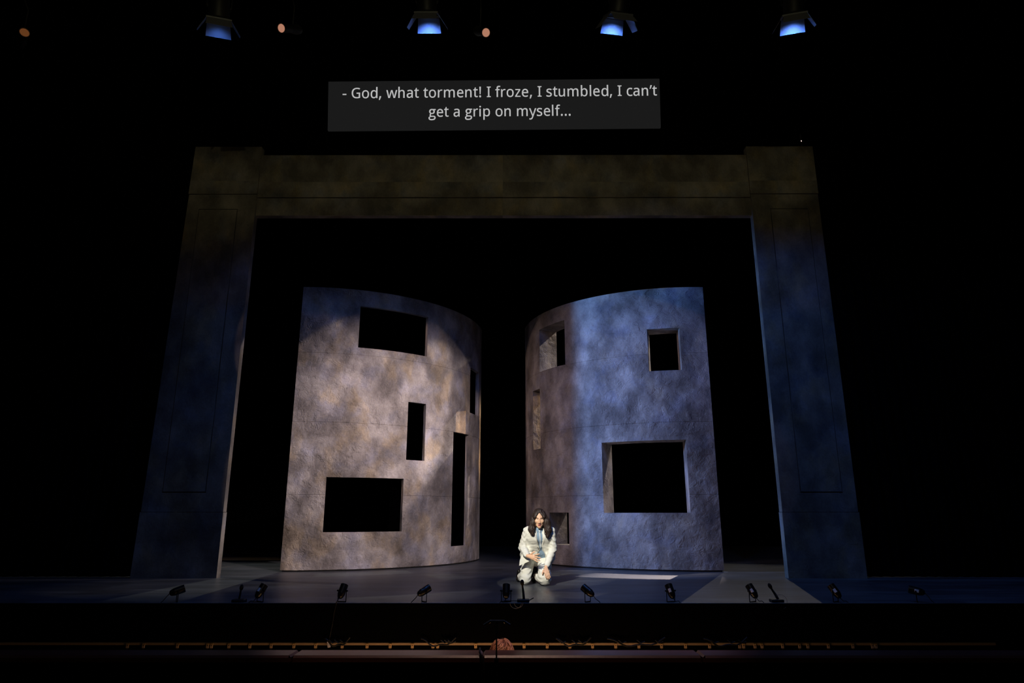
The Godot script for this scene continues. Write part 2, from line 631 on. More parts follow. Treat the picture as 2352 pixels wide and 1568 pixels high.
# ------------------------------------------------------------------ portal
func prism(st: SurfaceTool, poly: Array, z0: float, z1: float) -> void:
	# poly: counter-clockwise in x, y
	var n := poly.size()
	for i in n:
		var a: Vector2 = poly[i]
		var b: Vector2 = poly[(i + 1) % n]
		quad(st, Vector3(a.x, a.y, z0), Vector3(b.x, b.y, z0), Vector3(b.x, b.y, z1), Vector3(a.x, a.y, z1))
	for i in range(1, n - 1):
		for f in [[z1, 1.0], [z0, -1.0]]:
			for q: Vector2 in ([poly[0], poly[i + 1], poly[i]] if f[1] > 0.0 else [poly[0], poly[i], poly[i + 1]]):
				st.set_normal(Vector3(0, 0, f[1]))
				st.set_uv(q)
				st.add_vertex(Vector3(q.x, q.y, f[0]))

func build_portal() -> void:
	var pm := mat("portal_paint", Color.WHITE)
	var zf := -10.25
	# outer edge at the floor and the top, inner edge, panel corners
	for q in [
		{"s": -1.0, "in": 4.172, "out0": 5.42, "out1": 5.306, "pin": 4.475, "pout": 5.11, "by": "warm grey"},
		{"s": 1.0, "in": 4.205, "out0": 5.34, "out1": 5.34, "pin": 4.515, "pout": 5.13, "by": "blue"}]:
		var s: float = q.s
		var o := thing("portal_pillar", "dark mottled stone-painted pillar standing beside the %s curved wall" % q.by, "pillar", Vector3(0, 0, zf), "portal pillars")
		var xo := func(y: float) -> float: return lerpf(q.out0, q.out1, y / 7.05)
		var slab := func(y0: float, y1: float, xin: float, xo0: float, xo1: float, zb: float, zt: float) -> SurfaceTool:
			var st := begin()
			var poly := [Vector2(xin * s, y0), Vector2(xo0 * s, y0), Vector2(xo1 * s, y1), Vector2(xin * s, y1)]
			if s < 0:
				poly.reverse()
			prism(st, poly, zb, zt)
			return st
		part("base_block", slab.call(0.0, 0.935, q.in - 0.008, xo.call(0.0) + 0.008, xo.call(0.93) + 0.008, -0.12, 0.012), pm, o)
		# shaft frame round a sunken panel
		part("shaft", slab.call(0.94, 6.15, q.in, xo.call(0.94), xo.call(6.15), -0.12, -0.022), pm, o)
		part("stile", slab.call(0.94, 6.15, q.in, q.pin - 0.012, q.pin - 0.012, -0.022, 0.0), pm, o)
		part("stile", slab.call(0.94, 6.15, q.pout + 0.012, xo.call(0.94), xo.call(6.15), -0.022, 0.0), pm, o)
		part("rail", slab.call(0.94, 1.22, q.pin - 0.012, q.pout + 0.012, q.pout + 0.012, -0.022, 0.0), pm, o)
		part("rail", slab.call(5.885, 6.15, q.pin - 0.012, q.pout + 0.012, q.pout + 0.012, -0.022, 0.0), pm, o)
		part("panel", slab.call(1.236, 5.868, q.pin, q.pout, q.pout, -0.022, 0.012), pm, o)
		part("capital_block", slab.call(6.16, 7.05, q.in - 0.006, xo.call(6.16) + 0.006, xo.call(7.05) + 0.006, -0.12, 0.012), pm, o)
	var o := thing("portal_header", "dark mottled stone-painted beam spanning between the two portal pillars", "beam", Vector3(0, 0, zf))
	var st := begin()
	box_at(st, Vector3(-4.26, 6.118, -0.16), Vector3(4.26, 6.915, -0.03), 0.006)
	part("upper_board", st, pm, o)
	st = begin()
	box_at(st, Vector3(-4.24, 5.783, -0.16), Vector3(4.24, 6.108, -0.045), 0.006)
	part("lower_board", st, pm, o)

# ------------------------------------------------------------------ curved walls
func build_curved_walls() -> void:
	curved_wall("curved painted wall with five openings, lit warm grey and ochre", Vector2(-3.662, -14.483), 3.1515, 89.0, 4.6, [
		[70.3, 45.6, 3.795, 4.572], [20.2, 9.9, 2.90, 3.835], [52.35, 45.25, 1.845, 2.89], [31.55, 20.9, 0.325, 2.445], [77.5, 52.95, 0.615, 1.512]], mat("wall_paint_warm", Color.WHITE), 0.07)
	curved_wall("curved painted wall with five openings, lit slate blue, behind the person", Vector2(3.459, -14.378), 3.031, 87.3, 175.0, [
		[138.9, 155.0, 3.675, 4.56], [96.1, 106.9, 3.35, 4.118], [154.95, 161.8, 2.148, 3.34], [96.4, 124.35, 0.928, 2.135], [138.75, 149.2, 0.365, 0.933]], mat("wall_paint_blue", Color.WHITE), 0.40)

func curved_wall(label: String, c: Vector2, r: float, a0: float, a1: float, windows: Array, m: Material, deep: float) -> void:
	var o := thing("curved_wall", label, "wall flat", Vector3(c.x, 0, c.y), "curved scenery walls")
	var pos := func(a: float, rr: float, y: float) -> Vector3:
		return Vector3(rr * cos(deg_to_rad(a)), y, -(-rr * sin(deg_to_rad(a))))
	var sgn := 1.0 if a1 > a0 else -1.0
	var cols := []
	var n := 30
	for i in n + 1:
		cols.append(lerpf(a0, a1, float(i) / n))
	for w in windows:
		cols.append(w[0])
		cols.append(w[1])
	cols.sort()
	if sgn < 0:
		cols.reverse()
	var uv := func(a: float, y: float) -> Vector2: return Vector2(absf(a - a0) * PI / 180.0 * r + 0.1, 4.95 - y)
	var thick := 0.06
	var seams := [0.02, 1.22, 2.44, 3.66, 4.878]
	for k in 4:
		var y0: float = seams[k]
		var y1: float = seams[k + 1]
		var g := 0.006
		var rows := [[y0, r - g], [y0 + g, r]]
		var ys := []
		for w in windows:
			for e in [w[2], w[3]]:
				if e > y0 + g + 0.001 and e < y1 - g - 0.001:
					ys.append(e)
		ys.sort()
		for e in ys:
			if rows[-1][0] < e - 0.0005:
				rows.append([e, r])
		rows.append([y1 - g, r])
		rows.append([y1, r - g])
		var st := begin()
		var open := func(i: int, j: int) -> bool:
			var am: float = (cols[i] + cols[i + 1]) * 0.5
			var ym: float = (rows[j][0] + rows[j + 1][0]) * 0.5
			for w in windows:
				if am > minf(w[0], w[1]) and am < maxf(w[0], w[1]) and ym > w[2] and ym < w[3]:
					return true
			return false
		for i in cols.size() - 1:
			if absf(cols[i] - cols[i + 1]) < 0.001:
				continue
			for j in rows.size() - 1:
				if open.call(i, j):
					continue
				var ca: float = cols[i]
				var cb: float = cols[i + 1]
				if sgn > 0:
					var sw := ca
					ca = cb
					cb = sw
				# seen from outside ca lies to the left
				var ya: float = rows[j][0]
				var yb: float = rows[j + 1][0]
				var ra: float = rows[j][1]
				var rb: float = rows[j + 1][1]
				var v := [pos.call(ca, ra, ya), pos.call(cb, ra, ya), pos.call(cb, rb, yb), pos.call(ca, rb, yb)]
				var t := [uv.call(ca, ya), uv.call(cb, ya), uv.call(cb, yb), uv.call(ca, yb)]
				var na := Vector3(cos(deg_to_rad(ca)), 0, sin(deg_to_rad(ca)))
				var nb := Vector3(cos(deg_to_rad(cb)), 0, sin(deg_to_rad(cb)))
				var tilt := 0.0 if ra == rb else (-1.0 if ra < rb else 1.0)
				for e in [[0, na], [2, nb], [1, nb], [0, na], [3, na], [2, nb]]:
					st.set_normal((e[1] + Vector3.UP * tilt).normalized())
					st.set_uv(t[e[0]])
					st.add_vertex(v[e[0]])
				var ri := r - thick
				quad(st, pos.call(cb, ri, ya), pos.call(ca, ri, ya), pos.call(ca, ri, yb), pos.call(cb, ri, yb))
				if j == 0:
					quad(st, pos.call(ca, ri, ya), pos.call(cb, ri, ya), v[1], v[0])
				if j == rows.size() - 2:
					quad(st, v[3], v[2], pos.call(cb, ri, yb), pos.call(ca, ri, yb), t[3], t[2], t[2], t[3])
				if i == 0 or i == cols.size() - 2:
					var ce: float = cols[0] if i == 0 else cols[-1]
					quad(st, pos.call(ce, ri, ya), pos.call(ce, ra, ya), pos.call(ce, rb, yb), pos.call(ce, ri, yb), uv.call(ce, ya), uv.call(ce, ya), uv.call(ce, yb), uv.call(ce, yb))
		part("panel", st, m, o)
	# deep boxed reveals round the openings
	for w in windows:
		var st := begin()
		var rf := r - 0.003
		var rb := r - deep
		var th := 0.02
		var seg := maxi(2, int(absf(w[0] - w[1]) / 4.0))
		var da := rad_to_deg(th / r)
		for e in [[w[2], -th], [w[3], th]]:
			for k in seg:
				var a: float = lerpf(w[0], w[1], float(k) / seg)
				var b: float = lerpf(w[0], w[1], float(k + 1) / seg)
				for yy in [e[0], e[0] + e[1]]:
					quad(st, pos.call(a, rf, yy), pos.call(b, rf, yy), pos.call(b, rb, yy), pos.call(a, rb, yy), uv.call(a, yy), uv.call(b, yy), uv.call(b, yy - 0.4), uv.call(a, yy - 0.4))
				quad(st, pos.call(a, rb, e[0]), pos.call(b, rb, e[0]), pos.call(b, rb, e[0] + e[1]), pos.call(a, rb, e[0] + e[1]))
		for e in [[w[0], -da if w[0] < w[1] else da], [w[1], da if w[0] < w[1] else -da]]:
			for a in [e[0], e[0] + e[1]]:
				var t0: Vector2 = uv.call(a, w[2])
				var t1: Vector2 = uv.call(a, w[3])
				quad(st, pos.call(a, rf, w[2]), pos.call(a, rb, w[2]), pos.call(a, rb, w[3]), pos.call(a, rf, w[3]), t0, t0 + Vector2(0.4, 0), t1 + Vector2(0.4, 0), t1)
			quad(st, pos.call(e[0], rb, w[2]), pos.call(e[0] + e[1], rb, w[2]), pos.call(e[0] + e[1], rb, w[3]), pos.call(e[0], rb, w[3]))
		part("window_reveal", st, m, o)
	# recessed plinth batten that the panels stand on
	var st := begin()
	for k in 24:
		var a := lerpf(a0 + sgn * 0.5, a1 - sgn * 0.5, k / 24.0)
		var b := lerpf(a0 + sgn * 0.5, a1 - sgn * 0.5, (k + 1) / 24.0)
		for rr in [r - 0.012, r - 0.05]:
			quad(st, pos.call(a, rr, 0.0), pos.call(b, rr, 0.0), pos.call(b, rr, 0.02), pos.call(a, rr, 0.02))
	part("plinth", st, mat("plinth_black", Color(0.06, 0.06, 0.06), 0.9), o)

# ------------------------------------------------------------------ surtitles
func build_surtitles() -> void:
	var o := thing("surtitle_screen", "long dark grey surtitle screen with white lettering above the portal header", "screen", Vector3(-0.137, 7.445, -9.6))
	o.rotation = Vector3(deg_to_rad(9.5), 0, deg_to_rad(0.48))
	var st := begin()
	box_at(st, Vector3(-2.74, -0.418, -0.05), Vector3(2.74, 0.418, 0.0), 0.004)
	part("screen_panel", st, glow("screen_panel_glow", Color8(26, 26, 26), 1.0), o)
	for x: float in [-2.4, 0.0, 2.4]:
		st = begin()
		tube(st, [Vector3(x, 0.41, -0.03), Vector3(x + 0.035, 4.45, -0.77)], [0.005], 6)
		part("suspension_cable", st, mat("fixture_black", Color.BLACK), o)
	var font := SystemFont.new()
	font.font_names = PackedStringArray(["Droid Sans"])
	for q in [["- God, what torment! I froze, I stumbled, I can\u2019t", 5.19, Vector2(0.095, 0.205)], ["get a grip on myself\u2026", 2.34, Vector2(0.09, -0.14)]]:
		var tm := TextMesh.new()
		tm.text = q[0]
		tm.font = font
		tm.font_size = 64
		tm.pixel_size = 0.005
		tm.depth = 0.004
		tm.curve_step = 1.0
		var bb := tm.get_aabb()
		var mi := MeshInstance3D.new()
		mi.name = "screen_lettering"
		mi.mesh = tm
		tm.material = glow("screen_letter_glow", Color8(186, 186, 186), 1.0)
		o.add_child(mi, true)
		var k: float = q[1] / bb.size.x
		mi.scale = Vector3(k, 0.265 / 0.265 * minf(k, k * 1.0), 1.0)
		mi.position = Vector3(q[2].x - bb.get_center().x * k, q[2].y - bb.get_center().y * k, 0.004)

# ------------------------------------------------------------------ lights over the stage
func build_overhead_lights() -> void:
	var pipe := thing("lighting_pipe", "black steel lighting pipe carrying the lamps with barn doors", "pipe", Vector3(0, 6.95, -6.5))
	var st := begin()
	tube(st, [Vector3(-9, 0, 0), Vector3(9, 0, 0)], [0.025], 12)
	part("tube", st, mat("fixture_black", Color.BLACK), pipe)
	for x in [-8.5, -4.4, 0.3, 4.6, 8.5]:
		st = begin()
		tube(st, [Vector3(x, 0, 0), Vector3(x, 5.03, 0)], [0.006], 6)
		part("cable", st, mat("fixture_black", Color.BLACK), pipe)
	var spots := [
		{"x": -3.238, "y": 6.37, "yaw": 14.0, "roll": 12.0, "e": 0.35, "l": "lamp with splayed barn doors, one leaf hanging low, its lens hidden"},
		{"x": -0.822, "y": 6.44, "yaw": 0.0, "roll": 0.0, "e": 2.6, "l": "lamp with barn doors, pale blue lit leaf hanging square below it"},
		{"x": 1.395, "y": 6.42, "yaw": 8.0, "roll": 5.0, "e": 3.2, "l": "lamp with barn doors, a bright white glint along its lower leaf"},
		{"x": 3.435, "y": 6.42, "yaw": -14.0, "roll": -4.0, "e": 3.1, "l": "lamp with barn doors, brightest blue-white lower leaf and open side leaf"}]
	for q in spots:
		fresnel(q)
	for q in [[-2.505, 6.342, 22.0, -16.0, "small round copper-coloured lamp lens, facing the house, beside the splayed barn doors"], [-0.134, 6.278, 30.0, 24.0, "small round copper-coloured lamp lens between two barn-door lamps"], [-5.462, 6.29, 0.0, 60.0, "dim round brown lamp lens alone at the dark end of the pipe"]]:
		copper_lamp(q)

func fresnel(q: Dictionary) -> void:
	var o := thing("barn_door_lamp", "black stage " + q.l, "stage light", Vector3(q.x, q.y, -6.5), "lamps with barn doors")
	var fb := mat("fixture_black", Color.BLACK)
	var leaf := mat("leaf_black", Color(0.32, 0.32, 0.34), 0.45)
	# y of bs points back out of the lamp; beam leaves along -y, tipped upstage
	var tip := deg_to_rad(30.0)
	var bs := Basis(Vector3.UP, deg_to_rad(q.yaw)) * Basis(Vector3.RIGHT, tip) * Basis(Vector3.UP, deg_to_rad(q.roll))
	var xf := Transform3D(bs, Vector3(0, 0.10, 0))
	var st := begin()
	lathe(st, [[0.0, 0.30], [0.09, 0.28], [0.115, 0.22], [0.115, 0.02], [0.13, 0.0], [0.12, -0.005], [0.105, 0.03]], xf, 24)
	part("body", st, fb, o)
	st = begin()
	lathe(st, [[0.104, 0.035], [0.06, 0.02], [0.0, 0.015]], xf, 24)
	part("lens", st, glow("barn_lamp_lens_glow", Color(0.55, 0.7, 1.0), 1.2), o)
	st = begin()
	for s: float in [-1.0, 1.0]:
		box(st, Vector3(0.006, 0.03, 0.03), xf * Transform3D(Basis(), Vector3(0.12 * s, 0.12, 0)))
		tube(st, [xf * Vector3(0.13 * s, 0.12, 0), xf * Vector3(0.13 * s, 0.12, 0) + Vector3(0, 0.22, 0)], [0.008], 6)
	tube(st, [xf * Vector3(-0.13, 0.12, 0) + Vector3(0, 0.22, 0), xf * Vector3(0.13, 0.12, 0) + Vector3(0, 0.22, 0)], [0.008], 6)
	var top := xf * Vector3(0, 0.12, 0) + Vector3(0, 0.22, 0)
	tube(st, [top, Vector3(0, 6.912 - q.y, 0)], [0.014], 8)
	part("yoke", st, fb, o)
	st = begin()
	for s: float in [-1.0, 1.0]:
		box(st, Vector3(0.27, 0.02, 0.012), xf * Transform3D(Basis(), Vector3(0, -0.012, 0.13 * s)))
		box(st, Vector3(0.012, 0.02, 0.27), xf * Transform3D(Basis(), Vector3(0.13 * s, -0.012, 0)))
	part("gate_frame", st, leaf, o)
	# four leaves; the upstage one (-z) hangs nearly straight
	for k in 4:
		var w := 0.25 if k % 2 == 0 else 0.22
		var open := [8.0, 34.0, 60.0, 34.0][k] as float
		var turn := Basis(Vector3.UP, deg_to_rad(90.0 * k))
		var hinge := turn * Vector3(0, -0.02, -0.135)
		var lx := xf * Transform3D(turn * Basis(Vector3.RIGHT, deg_to_rad(open)), hinge)
		st = begin()
		var hgt := 0.17
		var poly := [Vector3(-w / 2, 0, 0), Vector3(w / 2, 0, 0), Vector3(w / 2 * (1.12 if k % 2 == 0 else 0.75), -hgt, 0), Vector3(-w / 2 * (1.12 if k % 2 == 0 else 0.75), -hgt, 0)]
		var th := Vector3(0, 0, -0.003)
		quad(st, lx * poly[3], lx * poly[2], lx * poly[1], lx * poly[0])
		quad(st, lx * (poly[0] + th), lx * (poly[1] + th), lx * (poly[2] + th), lx * (poly[3] + th))
		for e in 4:
			var a: Vector3 = poly[e]
			var b: Vector3 = poly[(e + 1) % 4]
			quad(st, lx * a, lx * b, lx * (b + th), lx * (a + th))
		part("leaf", st, leaf, o)
	var s := SpotLight3D.new()
	s.name = "beam"
	s.light_color = Color(0.38, 0.58, 1.0)
	s.light_energy = q.e
	s.light_size = 0.03
	s.shadow_enabled = true
	s.spot_range = 60.0
	s.spot_attenuation = 2.0
	s.spot_angle = 60.0
	s.spot_angle_attenuation = 0.6
	o.add_child(s)
	s.transform = Transform3D(bs * Basis(Vector3.RIGHT, -PI / 2), xf * Vector3(0, -0.004, 0))

func copper_lamp(q: Array) -> void:
	var o := thing("profile_lamp", q[4], "stage light", Vector3(q[0], q[1], -6.5), "copper-lensed lamps")
	var fb := mat("fixture_black", Color.BLACK)
	var dir := Vector3(sin(deg_to_rad(q[3])) * 0.8, -sin(deg_to_rad(q[2])) - 0.2, 0.75).normalized()
	var y := -dir
	var x := Vector3.FORWARD.cross(y).normalized()
	var bs := Basis(x, y, x.cross(y))
	var st := begin()
	lathe(st, [[0.0, 0.42], [0.05, 0.40], [0.06, 0.34], [0.045, 0.2], [0.052, 0.0], [0.047, 0.0], [0.046, 0.012]], Transform3D(bs, Vector3.ZERO), 20)
	part("body", st, fb, o)
	st = begin()
	lathe(st, [[0.046, 0.012], [0.03, 0.004], [0.0, 0.0]], Transform3D(bs, Vector3.ZERO), 20)
	var dim: bool = q[0] < -5.0
	part("lens", st, glow("copper_lens_glow_dim" if dim else "copper_lens_glow", Color8(96, 56, 28) if dim else Color8(176, 122, 98), 1.0), o)
	st = begin()
	var mid := y * 0.25
	tube(st, [mid, Vector3(mid.x, 0.45, mid.z), Vector3(mid.x, 6.92 - q[1], 0)], [0.01], 6)
	part("yoke", st, fb, o)
	var l := OmniLight3D.new()
	l.name = "lens_light"
	l.light_color = Color(1.0, 0.62, 0.4)
	l.light_energy = 0.002
	l.light_size = 0.04
	l.omni_range = 30.0
	l.omni_attenuation = 2.0
	l.shadow_enabled = true
	o.add_child(l)
	l.position = dir * 0.06

# ------------------------------------------------------------------ footlights and microphones
func build_footlights() -> void:
	var pm := mat("footlight_black", Color(0.05, 0.05, 0.06), 0.32)
	var cm := mat("cable_black", Color(0.05, 0.05, 0.05), 0.6)
	var spots := [
		[-3.421, Vector2(0.92, 0.36), false, "lying almost level, tipped towards the portal opening, outermost on the warm side"],
		[-2.531, Vector2(0.36, 0.9), true, "with a pale tape, beside the stage microphone on the warm side"],
		[-1.656, Vector2(0.2, 0.95), false, "standing steep, its cable dropping over the stage edge"],
		[-0.777, Vector2(0.86, 0.5), false, "tipped low towards the kneeling person"],
		[0.10, Vector2(0.02, 1.0), false, "pointing straight up, next to the microphone before the kneeling person"],
		[0.972, Vector2(-0.76, 0.6), false, "tipped back towards the kneeling person, before the light patch on the floor"],
		[1.86, Vector2(-0.22, 0.97), true, "with a white tape, standing in the blue shadow of the curved wall"],
		[2.734, Vector2(-0.36, 0.93), true, "with a white tape, beside the microphone with a looping cable"],
		[3.62, Vector2(-0.42, 0.9), true, "with a white tape, before the pillar of the blue wall"],
		[4.486, Vector2(-0.97, 0.25), true, "lying almost level with a bright tape, outermost on the blue side"]]
	for i in spots.size():
		var q: Array = spots[i]
		var o := thing("footlight", "small black footlight " + q[3], "footlight", Vector3(q[0], 0, -7.55), "footlights along the stage edge")
		var f: Vector2 = q[1]
		var dir := Vector3(f.x, f.y, -0.55).normalized()
		var c := Vector3(0, 0.115, 0)
		var side := dir.cross(Vector3.UP)
		side.y = 0
		side = side.normalized()
		if absf(f.x) > 0.7:
			side = (side + Vector3(0.5, 0, 0)).normalized()
		var bs := Basis(dir.cross(side).cross(dir).normalized(), dir, Vector3.ZERO)
		bs.z = bs.x.cross(bs.y)
		var xf := Transform3D(bs, c)
		var st := begin()
		lathe(st, [[0.0, -0.085], [0.018, -0.083], [0.030, -0.070], [0.040, -0.035], [0.041, 0.065], [0.038, 0.067], [0.037, 0.05], [0.0, 0.045]], xf, 20)
		part("can", st, pm, o)
		var sx := bs.x
		sx.y *= 0.3
		sx = sx.normalized()
		st = begin()
		var w := 0.05
		for s: float in [-1.0, 1.0]:
			var p := c + sx * w * s
			var foot := Vector3(p.x, 0.006, p.z)
			tube(st, [p, foot], [0.0045], 6)
		tube(st, [Vector3(c.x, 0.006, c.z) - sx * Vector3(w, 0, w), Vector3(c.x, 0.006, c.z) + sx * Vector3(w, 0, w)], [0.0055], 6)
		part("yoke", st, pm, o)
		for s: float in [-1.0, 1.0]:
			st = begin()
			tube(st, [c + sx * 0.04 * s, c + sx * 0.065 * s], [0.009], 8)
			part("pivot_knob", st, pm, o)
		if q[2]:
			st = begin()
			# tape wrapped on the flank that faces the house
			var face := (Vector3(-0.35, 0.1, 1) - dir * Vector3(-0.35, 0.1, 1).dot(dir)).normalized()
			var oth := dir.cross(face)
			for k in 3:
				var a0 := -0.35 + 0.23 * k
				var a1 := a0 + 0.23
				var p0 := (face * cos(a0) + oth * sin(a0)) * 0.0422
				var p1 := (face * cos(a1) + oth * sin(a1)) * 0.0422
				quad(st, c + p0 - dir * 0.028, c + p1 - dir * 0.028, c + p1 + dir * 0.012, c + p0 + dir * 0.012)
			part("tape_label", st, mat("white_tape", Color(0.8, 0.8, 0.82), 0.6), o)
		var tail := c - dir * 0.083
		var away: float = -0.05 if f.x >= 0.0 else 0.05
		st = begin()
		if i == 2:
			tube(st, [tail, Vector3(-0.02, 0.04, 0.07), Vector3(-0.03, 0.012, 0.096), Vector3(-0.05, -0.09, 0.10), Vector3(-0.06, -0.2, 0.10), Vector3(-0.085, -0.37, 0.10)], [0.0045], 6)
			part("cable", st, cm, o)
			st = begin()
			box(st, Vector3(0.03, 0.06, 0.008), Transform3D(Basis(Vector3.BACK, 0.2), Vector3(-0.085, -0.4, 0.10)), 0.002)
			part("cable_tag", st, mat("white_tape", Color(0.8, 0.8, 0.82), 0.6), o)
		else:
			tube(st, [tail, tail + Vector3(away * 0.4, -0.03, 0.02), Vector3(tail.x + away, 0.02, 0.06), Vector3(tail.x + away * 1.3, 0.005, 0.075)], [0.004], 6)
			part("cable", st, cm, o)
	# three stage microphones
	var mics := [
		[-2.77, Vector2(0.02, 0.15), "leaning towards its neighbour footlight on the warm side", 0],
		[0.272, Vector2(0.0, 0.2), "standing upright before the kneeling person, cables round its base", 1],
		[2.981, Vector2(-0.045, 0.165), "leaning, with a looping cable, beside a taped footlight", 2]]
	for q in mics:
		var o := thing("stage_microphone", "small black stage microphone " + q[2], "microphone", Vector3(q[0], 0, -7.56), "stage edge microphones")
		var v: Vector2 = q[1]
		var st := begin()
		box(st, Vector3(0.13, 0.03, 0.10), Transform3D(Basis(), Vector3(0.01, 0.015, 0)), 0.006)
		part("base", st, cm, o)
		var foot := Vector3(0.015 - v.x * 0.2, 0.03, 0)
		var head := Vector3(v.x, v.y, -0.01)
		st = begin()
		tube(st, [foot, foot.lerp(head, 0.35), foot.lerp(head, 0.8)], [0.012, 0.010, 0.011], 10)
		part("stem", st, cm, o)
		st = begin()
		tube(st, [foot + Vector3(0.012, 0, 0.01), foot.lerp(head, 0.4) + Vector3(0.014, 0, 0.008), foot.lerp(head, 0.78) + Vector3(0.006, 0, 0.004)], [0.003], 6)
		part("microphone_lead", st, mat("cable_grey", Color(0.35, 0.35, 0.36), 0.5), o)
		st = begin()
		ball(st, head + (head - foot).normalized() * -0.005, Vector3(0.02, 0.032, 0.02), Basis(Vector3.BACK, -atan2(head.x - foot.x, head.y - foot.y)))
		part("windscreen", st, mat("foam_black", Color(0.03, 0.03, 0.03), 1.0), o)
		if q[3] == 2:
			st = begin()
			var pts := []
			for k in 17:
				var a := deg_to_rad(160.0 - 250.0 * k / 16.0)
				pts.append(Vector3(0.035 + cos(a) * 0.055, 0.03 + sin(a) * 0.05 - maxf(0, k - 10) * 0.006, 0.03 + k * 0.005))
			tube(st, pts, [0.002], 6)
			part("cable", st, mat("cable_grey", Color.BLACK), o)
		elif q[3] == 1:
			st = begin()
			tube(st, [Vector3(0.03, 0.01, 0.05), Vector3(0.07, 0.02, 0.04), Vector3(0.12, 0.045, 0.03)], [0.004, 0.004, 0.006], 6)
			part("cable_plug", st, cm, o)
			for k in 2:
				st = begin()
				var pts := []
				for e in 13:
					var a := PI + PI * e / 12.0
					pts.append(Vector3(-0.07 + 0.03 * k + cos(a) * (0.06 - 0.015 * k), 0.004 + sin(a) * (0.055 - 0.01 * k), 0.108))
				tube(st, pts, [0.003], 6)
				part("cable", st, mat("cable_grey", Color.BLACK), o)
			st = begin()
			tube(st, [Vector3(-0.2, 0.012, 0), Vector3(-0.05, 0.012, 0)], [0.004], 6)
			part("cable", st, cm, o)
		else:
			st = begin()
			var pts := []
			for e in 25:
				var a := TAU * 2.0 * e / 24.0
				pts.append(Vector3(0.02 + cos(a) * 0.075, 0.008 + e * 0.0005, 0.01 + sin(a) * 0.05))
			tube(st, pts, [0.005], 6)
			part("cable", st, cm, o)

